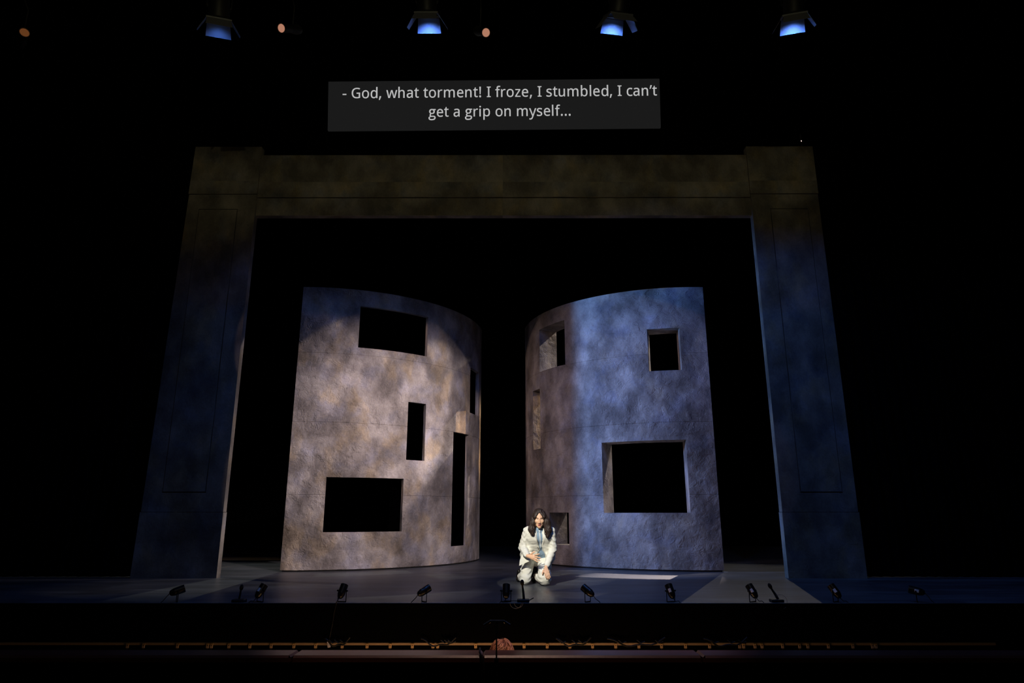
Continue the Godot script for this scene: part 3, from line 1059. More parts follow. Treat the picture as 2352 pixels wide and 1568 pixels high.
# ------------------------------------------------------------------ orchestra pit
func build_pit() -> void:
	var brass := mat("rail_brass", Color(0.64, 0.55, 0.47), 0.5)
	var plate := mat("plate_metal", Color(0.75, 0.62, 0.45), 0.5)
	var dark := mat("chain_dark", Color(0.25, 0.2, 0.16), 0.5, 0.4)
	var o := thing("net_rail", "long warm-lit rail with hanging plates under the stage edge", "rail", Vector3(0, -0.404, -7.485))
	var st := begin()
	box_at(st, Vector3(-5.2, -0.008, -0.018), Vector3(5.2, 0.019, 0.012), 0.004)
	part("bar", st, brass, o)
	var xs := []
	for px in [295, 332, 410, 479, 488, 528, 576, 625, 677, 727, 788, 845, 898, 949, 996, 1007, 1094, 1150, 1205, 1258, 1310, 1362, 1415, 1468, 1520, 1575, 1630, 1699, 1708, 1734, 1750, 1797, 1836, 1855, 1902, 1958, 2003, 2011]:
		xs.append(-3.841 + (px - 295) * 7.786 / 1716.0)
	for x in xs:
		st = begin()
		box(st, Vector3(0.03, 0.046, 0.006), Transform3D(Basis(), Vector3(x, -0.012, 0.017)), 0.0015)
		var pl := part("bracket_plate", st, plate, o)
		st = begin()
		lathe(st, [[0.005, 0.0], [0.005, 0.003], [0.0, 0.003]], Transform3D(Basis(Vector3.RIGHT, PI / 2), Vector3(x, -0.008, 0.0185)), 8)
		part("bolt", st, dark, pl)
		st = begin()
		for k in 4:
			var c := Vector3(x, -0.042 - k * 0.012, 0.017)
			var ring := []
			for e in 9:
				var a := TAU * e / 8.0
				var d := Vector3(cos(a) * 0.004, sin(a) * 0.008, 0)
				ring.append(c + (d if k % 2 == 0 else Vector3(0, d.y, d.x)))
			tube(st, ring, [0.0016], 5, false)
		part("chain", st, dark, pl)
	# cables drooping in front of the rail
	var rng := RandomNumberGenerator.new()
	rng.seed = 5
	var droops := [[-1.78, -1.52, "looped cable hanging before the rail beside the cable tag"], [-0.78, -0.42, "bunched cable hanging before the rail next to the paired plates"], [0.62, 0.98, "drooping cable hanging before the rail beside the reddish hair"], [1.15, 1.75, "long drooping cable hanging before the rail below the leaning footlight"], [2.15, 2.6, "short knotted cable hanging before the rail below the taped footlight"]]
	for q in droops:
		var c := thing("hanging_cable", q[2], "cable", Vector3(0, -0.36, -7.43))
		st = begin()
		var pts := []
		for k in 13:
			var t := k / 12.0
			pts.append(Vector3(lerpf(q[0], q[1], t), 0.02 - sin(t * PI) * 0.07 + 0.012 * sin(t * 14.0), 0.01 * sin(t * 9.0)))
		tube(st, pts, [0.008], 7)
		part("cord", st, mat("cable_black", Color.BLACK), c)
		for k in 3:
			st = begin()
			var t := rng.randf_range(0.1, 0.9)
			var p := Vector3(lerpf(q[0], q[1], t), -0.02, 0.012)
			tube(st, [p + Vector3(-0.04, 0.03, 0), p, p + Vector3(0.045, 0.015, 0)], [0.007], 6)
			part("cord_end", st, mat("cable_black", Color.BLACK), c)
	# pit wall with polished handrail in sections
	var wood := mat("mahogany", Color(0.33, 0.20, 0.175), 0.33, 0.0, 0.6)
	var wall := thing("pit_rail", "polished reddish-brown wooden rail along the orchestra pit wall", "rail", Vector3(0, 0, -4.3))
	st = begin()
	box_at(st, Vector3(-9, -2.6, -0.10), Vector3(9, 0.05, -0.03))
	part("wall_panel", st, mat("pit_wall_black", Color(0.02, 0.02, 0.022), 0.9, 0.0, 0.2), wall)
	for q in [[-9.0, -1.15], [-1.146, -0.012], [-0.008, 1.3], [1.304, 9.0]]:
		st = begin()
		box_at(st, Vector3(q[0], 0.05, -0.16), Vector3(q[1], 0.098, 0.02), 0.012)
		part("handrail", st, wood, wall)
	var lead := thing("rail_cable", "thin black cable hanging over the joint of the pit rail", "cable", Vector3(-0.01, 0.112, -4.265))
	st = begin()
	tube(st, [Vector3(-0.02, 0.004, -0.14), Vector3(-0.015, 0.005, -0.02), Vector3(-0.002, -0.01, 0.008), Vector3(0.012, -0.06, 0.012), Vector3(0.02, -0.3, 0.012)], [0.006], 7)
	part("cord", st, mat("cable_black", Color.BLACK), lead)
	# twin-arm microphone stand before the rail
	var ms := thing("microphone_stand", "thin black stand with a short crossbar, before the reddish hair", "microphone stand", Vector3(0.079, -2.6, -4.1))
	st = begin()
	tube(st, [Vector3(0, 0.02, 0), Vector3(0, 2.72, 0)], [0.0125], 10)
	part("lower_pole", st, mat("stand_black", Color(0.06, 0.06, 0.06), 0.4), ms)
	st = begin()
	tube(st, [Vector3(0, 2.72, 0), Vector3(0, 2.87, 0)], [0.0045], 8)
	part("upper_pole", st, mat("stand_steel", Color(0.4, 0.4, 0.42), 0.35, 0.6), ms)
	st = begin()
	tube(st, [Vector3(0, 2.855, 0), Vector3(0, 2.895, 0)], [0.009, 0.012], 10)
	part("swivel", st, mat("stand_grey", Color(0.28, 0.28, 0.29), 0.5), ms)
	st = begin()
	box(st, Vector3(0.088, 0.008, 0.03), Transform3D(Basis(), Vector3(0.003, 2.917, 0)), 0.002)
	tube(st, [Vector3(0, 2.89, 0), Vector3(0, 2.915, 0)], [0.008], 8)
	part("crossbar", st, mat("stand_grey", Color.BLACK), ms)
	for s: float in [-1.0, 1.0]:
		st = begin()
		tube(st, [Vector3(0.003 + 0.042 * s, 2.913, 0), Vector3(0.003 + 0.076 * s, 2.896, 0.02)], [0.007], 10)
		part("microphone", st, mat("stand_black", Color.BLACK), ms)
	st = begin()
	lathe(st, [[0.0, 0.03], [0.13, 0.02], [0.14, 0.0], [0.0, 0.0]], Transform3D(), 24)
	part("foot", st, mat("stand_black", Color.BLACK), ms)
	# music stands with warm lamps down in the pit
	var warm := Color(1.0, 0.76, 0.52)
	var k := 0
	for x in [-1.35, -0.55, 0.65, 1.5]:
		var m := thing("music_stand", "black music stand with a warm lamp in the pit, below " + ["the cable tag", "the paired rail plates", "the drooping cable", "the leaning footlight"][k], "music stand", Vector3(x, -2.6, -6.55), "music stands in the pit")
		st = begin()
		tube(st, [Vector3(0, 0.03, 0), Vector3(0, 1.05, 0)], [0.012], 8)
		part("pole", st, mat("stand_black", Color.BLACK), m)
		st = begin()
		lathe(st, [[0.0, 0.03], [0.17, 0.015], [0.18, 0.0], [0.0, 0.0]], Transform3D(), 16)
		part("foot", st, mat("stand_black", Color.BLACK), m)
		st = begin()
		box(st, Vector3(0.5, 0.34, 0.006), Transform3D(Basis(Vector3.RIGHT, 0.5), Vector3(0, 1.2, 0)), 0.002)
		part("desk", st, mat("stand_black", Color.BLACK), m)
		st = begin()
		box(st, Vector3(0.42, 0.3, 0.004), Transform3D(Basis(Vector3.RIGHT, 0.5), Vector3(0, 1.205, -0.012)))
		part("score", st, mat("paper", Color(0.85, 0.82, 0.75), 0.9), m)
		st = begin()
		tube(st, [Vector3(-0.12, 1.4, -0.1), Vector3(0.12, 1.4, -0.1)], [0.016], 10)
		part("lamp_tube", st, glow("stand_lamp_glow", warm, 3.0), m)
		var l := OmniLight3D.new()
		l.name = "lamp_light"
		l.light_color = warm
		l.light_energy = [0.16, 0.42, 0.34, 0.12][k]
		l.light_size = 0.015
		l.shadow_enabled = true
		l.omni_range = 30.0
		l.omni_attenuation = 2.0
		m.add_child(l)
		l.position = Vector3(0, 1.4, -0.1)
		k += 1
	build_conductor()

func build_conductor() -> void:
	var o := thing("person", "person with short reddish fair hair seated in the pit, seen from behind above the rail", "person", Vector3(0.10, -0.02, -4.72))
	var st := begin()
	var skin := mat("skin_pit", Color(0.78, 0.56, 0.45), 0.55)
	var prims := [["e", Vector3(0, 0.02, -0.01), Vector3(0.070, 0.10, 0.088)], ["c", Vector3(0, -0.04, -0.02), Vector3(0, -0.2, 0.0), 0.055, 0.06], ["c", Vector3(0, -0.06, -0.05), Vector3(0, -0.085, -0.07), 0.035, 0.025],
		["c", Vector3(-0.15, -0.27, 0), Vector3(0.15, -0.27, 0), 0.07, 0.07], ["c", Vector3(0, -0.3, 0), Vector3(0, -0.75, 0), 0.14, 0.14], ["c", Vector3(-0.17, -0.27, 0), Vector3(-0.22, -0.55, -0.02), 0.05, 0.045], ["c", Vector3(0.17, -0.27, 0), Vector3(0.22, -0.55, -0.02), 0.05, 0.045], ["c", Vector3(-0.22, -0.55, -0.02), Vector3(-0.12, -0.55, -0.25), 0.045, 0.03], ["c", Vector3(0.22, -0.55, -0.02), Vector3(0.12, -0.55, -0.25), 0.045, 0.03],
		["c", Vector3(-0.1, -0.8, 0), Vector3(-0.12, -0.8, -0.42), 0.085, 0.06], ["c", Vector3(0.1, -0.8, 0), Vector3(0.12, -0.8, -0.42), 0.085, 0.06], ["c", Vector3(-0.12, -0.8, -0.42), Vector3(-0.12, -1.2, -0.4), 0.06, 0.045], ["c", Vector3(0.12, -0.8, -0.42), Vector3(0.12, -1.2, -0.4), 0.06, 0.045]]
	var f := Field.new()
	f.setup(prims, 0.014, 0.03)
	for p in prims:
		f.stamp(p, 0.04)
	f.add_to(st)
	part("body", st, skin, o)
	st = begin()
	var coat := [["c", Vector3(-0.15, -0.28, 0), Vector3(0.15, -0.28, 0), 0.085, 0.085], ["c", Vector3(0, -0.32, 0), Vector3(0, -0.8, 0), 0.165, 0.17], ["c", Vector3(-0.17, -0.28, 0), Vector3(-0.22, -0.55, -0.02), 0.07, 0.06], ["c", Vector3(0.17, -0.28, 0), Vector3(0.22, -0.55, -0.02), 0.07, 0.06], ["c", Vector3(-0.22, -0.55, -0.02), Vector3(-0.14, -0.55, -0.22), 0.06, 0.045], ["c", Vector3(0.22, -0.55, -0.02), Vector3(0.14, -0.55, -0.22), 0.06, 0.045], ["c", Vector3(-0.1, -0.8, 0), Vector3(-0.12, -0.8, -0.42), 0.1, 0.075], ["c", Vector3(0.1, -0.8, 0), Vector3(0.12, -0.8, -0.42), 0.1, 0.075]]
	f = Field.new()
	f.setup(coat, 0.016, 0.03)
	for p in coat:
		f.stamp(p, 0.04)
	f.add_to(st)
	part("dark_coat", st, mat("coat_black", Color(0.03, 0.03, 0.03), 0.9), o)
	# hair: cap with combed locks
	st = begin()
	var cap := [["e", Vector3(0, 0.035, 0.0), Vector3(0.078, 0.10, 0.096)], ["c", Vector3(0, -0.03, 0.05), Vector3(0, -0.09, 0.05), 0.06, 0.045]]
	f = Field.new()
	f.setup(cap, 0.007, 0.02)
	for p in cap:
		f.stamp(p, 0.03)
	f.add_to(st)
	var hm := mat("hair_reddish", Color(0.55, 0.36, 0.26), 0.45)
	var hair := part("hair", st, hm, o)
	var rng := RandomNumberGenerator.new()
	rng.seed = 12
	for tone in 2:
		st = begin()
		for k in 170:
			var az := rng.randf_range(0, TAU)
			var el := rng.randf_range(0.15, 1.35)
			var pts := []
			var rad := []
			var sweep := rng.randf_range(0.1, 0.5)
			for e in 6:
				var t := e / 5.0
				var a := az + sweep * t
				var b := el - t * rng.randf_range(0.35, 0.5)
				var dir := Vector3(cos(a) * cos(b), sin(b), sin(a) * cos(b))
				pts.append(Vector3(0, 0.035, 0) + dir * Vector3(0.08, 0.102, 0.098) * (1.0 + 0.05 * sin(t * 3.0) + (0.05 if e == 5 else 0.0)))
				rad.append(0.0035 * (1.0 - 0.8 * t))
			tube(st, pts, rad, 4, false)
		part("lock", st, hm if tone == 0 else mat("hair_fair", Color(0.8, 0.58, 0.44), 0.4), hair)
	var ch := thing("pit_stool", "black stool under the seated person in the pit", "stool", Vector3(0.10, -2.6, -4.72))
	st = begin()
	lathe(st, [[0.0, 1.58], [0.17, 1.58], [0.18, 1.56], [0.18, 1.52], [0.0, 1.51]], Transform3D(), 20)
	part("seat", st, mat("coat_black", Color.BLACK), ch)
	for k in 4:
		var a := TAU * (k + 0.5) / 4.0
		st = begin()
		tube(st, [Vector3(cos(a) * 0.12, 1.52, sin(a) * 0.12), Vector3(cos(a) * 0.22, 0.0, sin(a) * 0.22)], [0.012], 8)
		part("leg", st, mat("stand_black", Color.BLACK), ch)

# ------------------------------------------------------------------ the kneeling singer
func field_of(prims: Array, cell: float, k: float) -> Field:
	var f := Field.new()
	f.setup(prims, cell, k)
	for p in prims:
		f.stamp(p, k)
	return f

# a cloth plate cut to the outline poly, laid on the front of a field, with thickness
func plate_on(st: SurfaceTool, f: Field, poly: Array, lift: float, thick: float) -> void:
	var idx := Geometry2D.triangulate_polygon(PackedVector2Array(poly))
	for t in range(0, idx.size(), 3):
		split_plate(st, f, poly[idx[t]], poly[idx[t + 1]], poly[idx[t + 2]], lift, 3)
	for i in poly.size():
		var a: Vector2 = poly[i]
		var b: Vector2 = poly[(i + 1) % poly.size()]
		for k in 6:
			var p := a.lerp(b, k / 6.0)
			var q := a.lerp(b, (k + 1) / 6.0)
			var zp := f.front_z(p.x, p.y) + lift
			var zq := f.front_z(q.x, q.y) + lift
			quad(st, Vector3(p.x, p.y, zp), Vector3(q.x, q.y, zq), Vector3(q.x, q.y, zq - thick), Vector3(p.x, p.y, zp - thick))

func split_plate(st: SurfaceTool, f: Field, a: Vector2, b: Vector2, c: Vector2, lift: float, n: int) -> void:
	if n == 0:
		if (b - a).cross(c - a) > 0.0:
			var sw := b
			b = c
			c = sw
		var v := []
		for p: Vector2 in [a, b, c]:
			v.append(Vector3(p.x, p.y, f.front_z(p.x, p.y) + lift))
		var nn: Vector3 = (v[1] - v[0]).cross(v[2] - v[0]).normalized()
		if nn.z < 0:
			nn = -nn
		for p: Vector3 in v:
			var h := 0.012
			var g := Vector3(f.front_z(p.x - h, p.y) - f.front_z(p.x + h, p.y), f.front_z(p.x, p.y - h) - f.front_z(p.x, p.y + h), 2.0 * h).normalized()
			st.set_normal((g + nn * 0.3).normalized())
			st.set_uv(Vector2(p.x, p.y))
			st.add_vertex(p)
		return
	var ab := (a + b) * 0.5
	var bc := (b + c) * 0.5
	var ca := (c + a) * 0.5
	split_plate(st, f, a, ab, ca, lift, n - 1)
	split_plate(st, f, ab, b, bc, lift, n - 1)
	split_plate(st, f, ca, bc, c, lift, n - 1)
	split_plate(st, f, ab, bc, ca, lift, n - 1)

func skin_tone(p: Vector3) -> Color:
	var c := Color(0.70, 0.43, 0.28)
	# lips
	var lip := Vector2((p.x - 0.036) / 0.021, (p.y - 0.7635) / 0.0125).length()
	if lip < 1.0 and p.z > 0.075 and p.y > 0.7:
		c = Color(0.40, 0.12, 0.11)
	# brows, thick and dark
	for s: float in [-1.0, 1.0]:
		var u := (p.x - 0.037) * s
		if p.z > 0.05 and u > 0.012 and u < 0.05 and absf(p.y - (0.8535 + 0.22 * (u - 0.012) - 5.0 * pow(maxf(0.0, u - 0.036), 2) * 4.0)) < 0.0045:
			c = Color(0.045, 0.026, 0.02)
	return c

func build_singer() -> void:
	var o := thing("person", "person with long dark hair kneeling in an off-white suit, one hand on the knee", "person", Vector3(0.49, 0, -9.25))
	# ---- body: one continuous skin surface, fine grids for the head and the hands
	var st := begin()
	var neck := ["c", Vector3(0.036, 0.775, -0.02), Vector3(0.035, 0.68, -0.055), 0.046, 0.055]
	var body := [neck,
		["c", Vector3(-0.09, 0.675, -0.06), Vector3(0.16, 0.675, -0.06), 0.045, 0.045], ["c", Vector3(-0.03, 0.61, -0.08), Vector3(0.1, 0.61, -0.08), 0.085, 0.085],
		["c", Vector3(-0.03, 0.5, -0.19), Vector3(0.09, 0.5, -0.19), 0.085, 0.085], ["c", Vector3(-0.06, 0.34, -0.39), Vector3(0.09, 0.34, -0.39), 0.11, 0.11],
		["c", Vector3(-0.125, 0.67, -0.06), Vector3(-0.185, 0.475, -0.12), 0.042, 0.036], ["c", Vector3(-0.185, 0.475, -0.12), Vector3(-0.125, 0.374, 0.085), 0.036, 0.024],
		["c", Vector3(0.195, 0.67, -0.06), Vector3(0.222, 0.465, -0.07), 0.042, 0.036], ["c", Vector3(0.222, 0.465, -0.07), Vector3(0.118, 0.232, 0.055), 0.036, 0.024],
		["c", Vector3(-0.07, 0.33, -0.42), Vector3(-0.155, 0.085, -0.09), 0.085, 0.06], ["c", Vector3(0.1, 0.33, -0.41), Vector3(0.1, 0.1, 0.04), 0.085, 0.06],
		["c", Vector3(-0.155, 0.075, -0.09), Vector3(-0.2, 0.09, -0.44), 0.05, 0.035], ["c", Vector3(0.1, 0.08, 0.03), Vector3(0.01, 0.1, -0.41), 0.05, 0.035]]
	field_of(body, 0.012, 0.035).add_to(st, skin_tone)
	var head := [["e", Vector3(0.037, 0.885, -0.015), Vector3(0.074, 0.088, 0.092)], ["e", Vector3(0.036, 0.830, 0.030), Vector3(0.060, 0.094, 0.060)],
		["c", Vector3(-0.012, 0.795, 0.0), Vector3(0.030, 0.750, 0.066), 0.026, 0.019], ["c", Vector3(0.084, 0.795, 0.0), Vector3(0.040, 0.750, 0.066), 0.026, 0.019],
		["e", Vector3(0.035, 0.742, 0.070), Vector3(0.019, 0.017, 0.017)],
		["e", Vector3(-0.002, 0.815, 0.062), Vector3(0.022, 0.02, 0.02)], ["e", Vector3(0.074, 0.815, 0.062), Vector3(0.022, 0.02, 0.02)], neck]
	var hf := Field.new()
	hf.setup(head, 0.0032, 0.03)
	for p in head:
		hf.stamp(p, 0.018)
	for p in [["c", Vector3(0.006, 0.857, 0.080), Vector3(0.03, 0.854, 0.088), 0.008, 0.007], ["c", Vector3(0.044, 0.854, 0.088), Vector3(0.068, 0.857, 0.080), 0.007, 0.008],
		["c", Vector3(0.036, 0.845, 0.088), Vector3(0.035, 0.797, 0.110), 0.0065, 0.0105], ["e", Vector3(0.024, 0.792, 0.097), Vector3(0.008, 0.007, 0.009)], ["e", Vector3(0.047, 0.792, 0.097), Vector3(0.008, 0.007, 0.009)]]:
		hf.stamp(p, 0.008)
	for p in [["e", Vector3(0.009, 0.8385, 0.096), Vector3(0.0150, 0.0068, 0.016)], ["e", Vector3(0.064, 0.8385, 0.096), Vector3(0.0150, 0.0068, 0.016)]]:
		hf.stamp(p, 0.006, true)
	for p in [["c", Vector3(0.021, 0.7705, 0.086), Vector3(0.036, 0.7725, 0.0935), 0.0045, 0.006], ["c", Vector3(0.051, 0.7705, 0.086), Vector3(0.036, 0.7725, 0.0935), 0.0045, 0.006], ["c", Vector3(0.024, 0.756, 0.085), Vector3(0.048, 0.756, 0.085), 0.0065, 0.0065], ["c", Vector3(0.032, 0.755, 0.088), Vector3(0.04, 0.755, 0.088), 0.007, 0.007]]:
		hf.stamp(p, 0.004)
	hf.stamp(["e", Vector3(0.036, 0.7645, 0.096), Vector3(0.014, 0.0035, 0.014)], 0.003, true)
	hf.add_to(st, skin_tone)
	var fingers := func(wrist: Vector3, knuckles: Array, chains: Array, thumb: Array) -> Array:
		var p := []
		for k: Vector3 in knuckles:
			p.append(["c", wrist, k, 0.019, 0.0125])
		for i in chains.size():
			var last: Vector3 = knuckles[i]
			var r := 0.0095
			for q: Vector3 in chains[i]:
				p.append(["c", last, q, r, r - 0.0011])
				r -= 0.0011
				last = q
		var r := 0.0125
		for i in thumb.size() - 1:
			p.append(["c", thumb[i], thumb[i + 1], r, r - 0.0018])
			r -= 0.0018
		return p
	var hand_up: Array = fingers.call(Vector3(-0.125, 0.374, 0.085),
		[Vector3(-0.048, 0.384, 0.135), Vector3(-0.046, 0.368, 0.145), Vector3(-0.050, 0.353, 0.145), Vector3(-0.057, 0.340, 0.138)],
		[[Vector3(-0.012, 0.394, 0.150), Vector3(0.012, 0.400, 0.153), Vector3(0.030, 0.403, 0.150)],
		[Vector3(-0.004, 0.364, 0.166), Vector3(0.025, 0.359, 0.172), Vector3(0.046, 0.353, 0.172)],
		[Vector3(-0.012, 0.340, 0.163), Vector3(0.012, 0.330, 0.170), Vector3(0.032, 0.320, 0.171)],
		[Vector3(-0.026, 0.322, 0.152), Vector3(-0.006, 0.311, 0.157), Vector3(0.010, 0.302, 0.158)]],
		[Vector3(-0.10, 0.382, 0.10), Vector3(-0.072, 0.408, 0.128), Vector3(-0.050, 0.424, 0.138), Vector3(-0.030, 0.432, 0.142)])
	field_of(hand_up, 0.003, 0.008).add_to(st, skin_tone)
	var hand_down: Array = fingers.call(Vector3(0.118, 0.232, 0.055),
		[Vector3(0.096, 0.178, 0.108), Vector3(0.114, 0.174, 0.113), Vector3(0.132, 0.173, 0.112), Vector3(0.148, 0.177, 0.104)],
		[[Vector3(0.104, 0.140, 0.138), Vector3(0.111, 0.118, 0.145), Vector3(0.116, 0.102, 0.146)],
		[Vector3(0.125, 0.132, 0.140), Vector3(0.134, 0.106, 0.146), Vector3(0.139, 0.088, 0.146)],
		[Vector3(0.143, 0.134, 0.136), Vector3(0.151, 0.110, 0.140), Vector3(0.156, 0.094, 0.140)],
		[Vector3(0.158, 0.144, 0.124), Vector3(0.165, 0.125, 0.127), Vector3(0.169, 0.111, 0.127)]],
		[Vector3(0.108, 0.218, 0.072), Vector3(0.080, 0.192, 0.104), Vector3(0.069, 0.168, 0.124), Vector3(0.066, 0.150, 0.132)])
	field_of(hand_down, 0.003, 0.008).add_to(st, skin_tone)
	var skin := mat("skin", Color.WHITE, 0.5)
	skin.vertex_color_use_as_albedo = true
	part("body", st, skin, o)
	for x: float in [0.009, 0.065]:
		st = begin()
		ball(st, Vector3(x, 0.8390, 0.0735), Vector3(0.0115, 0.0105, 0.0115))
		var eye := part("eye", st, mat("eye_white", Color(0.85, 0.82, 0.78), 0.25), o)
		st = begin()
		ball(st, Vector3(x, 0.8400, 0.0808), Vector3(0.0056, 0.0056, 0.0045))
		part("iris", st, mat("iris_brown", Color(0.08, 0.045, 0.03), 0.2), eye)
	# ---- clothes
	var suit := mat("suit_offwhite", Color(0.87, 0.87, 0.84), 0.85)
	var wr := FastNoiseLite.new()
	wr.seed = 4
	wr.frequency = 9.0
	wr.fractal_octaves = 2
	var fold := func(p: Vector3) -> float:
		var across := wr.get_noise_3d(p.x * 1.2, p.y * 3.2, p.z * 1.4)
		var arm := clampf((absf(p.x - 0.036) - 0.13) * 14.0, 0.0, 1.0)
		return across * 0.005 + arm * 0.0035 * sin(p.y * 95.0 + sin(p.x * 60.0 + p.z * 45.0) * 1.8)
	# trousers
	var legs := [["c", Vector3(-0.085, 0.35, -0.37), Vector3(-0.155, 0.075, -0.09), 0.092, 0.066], ["c", Vector3(0.11, 0.34, -0.38), Vector3(0.1, 0.1, 0.04), 0.092, 0.078],
		["c", Vector3(-0.155, 0.072, -0.09), Vector3(-0.2, 0.075, -0.42), 0.064, 0.055], ["c", Vector3(0.1, 0.078, 0.03), Vector3(0.02, 0.08, -0.38), 0.07, 0.055],
		["c", Vector3(-0.06, 0.36, -0.40), Vector3(0.09, 0.36, -0.40), 0.12, 0.12], ["c", Vector3(-0.15, 0.17, -0.14), Vector3(-0.155, 0.075, -0.085), 0.07, 0.066], ["c", Vector3(0.1, 0.17, -0.05), Vector3(0.1, 0.09, 0.04), 0.074, 0.08]]
	var lf := field_of(legs, 0.009, 0.025)
	var knees := func(p: Vector3) -> float:
		var amp := 0.006
		var w := sin(p.y * 115.0 + sin(p.x * 40.0) * 1.6 + p.z * 30.0)
		var side := clampf(absf(p.x - (-0.155 if p.x < -0.03 else 0.1)) / 0.06, 0.0, 1.0)
		return w * amp * 0.8 * (0.15 + 0.85 * side) * clampf((0.30 - p.y) * 8.0, 0.0, 1.0) + wr.get_noise_3d(p.x, p.y * 1.6, p.z) * 0.004
	lf.ripple(knees, 0.04)
	st = begin()
	lf.add_to(st)
	part("trousers", st, suit, o)
	# shirt
	var shirt := [["c", Vector3(-0.03, 0.62, -0.075), Vector3(0.1, 0.62, -0.075), 0.095, 0.095], ["c", Vector3(-0.03, 0.54, -0.145), Vector3(0.1, 0.54, -0.145), 0.1, 0.1], ["c", Vector3(-0.03, 0.45, -0.225), Vector3(0.1, 0.45, -0.225), 0.108, 0.108], ["c", Vector3(-0.04, 0.38, -0.31), Vector3(0.1, 0.38, -0.31), 0.118, 0.118],
		["c", Vector3(0.036, 0.705, -0.03), Vector3(0.035, 0.66, -0.05), 0.058, 0.075]]
	var sf := field_of(shirt, 0.009, 0.03)
	st = begin()
	sf.add_to(st)
	var blue := mat("shirt_blue", Color(0.50, 0.60, 0.70), 0.8)
	var sh := part("shirt", st, blue, o)
	for poly in [[Vector2(0.032, 0.728), Vector2(-0.018, 0.735), Vector2(-0.03, 0.712), Vector2(0.008, 0.672), Vector2(0.033, 0.70)], [Vector2(0.038, 0.728), Vector2(0.088, 0.735), Vector2(0.10, 0.712), Vector2(0.064, 0.672), Vector2(0.037, 0.70)]]:
		st = begin()
		plate_on(st, sf, poly, 0.008, 0.006)
		part("collar_wing", st, blue, sh)
	# tie
	st = begin()
	plate_on(st, sf, [Vector2(0.024, 0.700), Vector2(0.048, 0.700), Vector2(0.044, 0.676), Vector2(0.029, 0.676)], 0.016, 0.012)
	plate_on(st, sf, [Vector2(0.030, 0.677), Vector2(0.043, 0.677), Vector2(0.064, 0.50), Vector2(0.056, 0.46), Vector2(0.041, 0.50)], 0.011, 0.006)
	part("tie", st, mat("tie_pale", Color(0.80, 0.84, 0.88), 0.55), o)
	# jacket
	var coat := [["c", Vector3(-0.100, 0.690, -0.06), Vector3(0.170, 0.690, -0.06), 0.060, 0.060], ["c", Vector3(-0.05, 0.62, -0.07), Vector3(0.12, 0.62, -0.07), 0.105, 0.105],
		["c", Vector3(-0.045, 0.54, -0.14), Vector3(0.115, 0.54, -0.14), 0.11, 0.11], ["c", Vector3(-0.05, 0.45, -0.22), Vector3(0.115, 0.45, -0.22), 0.12, 0.12], ["c", Vector3(-0.07, 0.36, -0.36), Vector3(0.12, 0.36, -0.36), 0.15, 0.15],
		["c", Vector3(-0.105, 0.46, -0.12), Vector3(-0.15, 0.36, -0.07), 0.055, 0.05], ["c", Vector3(0.135, 0.46, -0.13), Vector3(0.165, 0.28, -0.13), 0.045, 0.04]]
	var sleeves := [["c", Vector3(-0.122, 0.685, -0.06), Vector3(-0.185, 0.475, -0.12), 0.060, 0.057], ["c", Vector3(-0.185, 0.475, -0.12), Vector3(-0.142, 0.392, 0.05), 0.057, 0.044],
		["c", Vector3(0.195, 0.685, -0.06), Vector3(0.222, 0.465, -0.07), 0.058, 0.052], ["c", Vector3(0.222, 0.465, -0.07), Vector3(0.131, 0.258, 0.03), 0.052, 0.041]]
	var jf := Field.new()
	jf.setup(coat + sleeves, 0.009, 0.04)
	for p in coat:
		jf.stamp(p, 0.035)
	for p in sleeves:
		jf.stamp(p, 0.012)
	jf.ripple(fold, 0.04)
	for p in [["c", Vector3(0.036, 0.735, 0.05), Vector3(0.036, 0.66, 0.055), 0.060, 0.046], ["c", Vector3(0.036, 0.66, 0.055), Vector3(0.052, 0.48, -0.05), 0.046, 0.020], ["c", Vector3(0.056, 0.46, -0.06), Vector3(0.07, 0.30, -0.14), 0.025, 0.085], ["c", Vector3(0.036, 0.80, -0.03), Vector3(0.036, 0.74, -0.03), 0.062, 0.058]]:
		jf.stamp(p, 0.006, true)
	st = begin()
	jf.add_to(st)
	var jk := part("jacket", st, suit, o)
	for poly in [[Vector2(-0.018, 0.720), Vector2(-0.062, 0.668), Vector2(-0.040, 0.648), Vector2(-0.056, 0.632), Vector2(0.018, 0.500), Vector2(0.006, 0.60), Vector2(-0.006, 0.67)], [Vector2(0.090, 0.720), Vector2(0.136, 0.668), Vector2(0.112, 0.648), Vector2(0.130, 0.632), Vector2(0.078, 0.500), Vector2(0.074, 0.60), Vector2(0.080, 0.67)]]:
		st = begin()
		plate_on(st, jf, poly, 0.006, 0.010)
		part("lapel", st, suit, jk)
	for q in [Vector2(0.012, 0.475), Vector2(0.004, 0.43)]:
		st = begin()
		ball(st, Vector3(q.x, q.y, jf.front_z(q.x, q.y) + 0.002), Vector3(0.007, 0.007, 0.003), Basis(), 6, 10)
		part("button", st, mat("button_grey", Color(0.6, 0.6, 0.58), 0.4), jk)
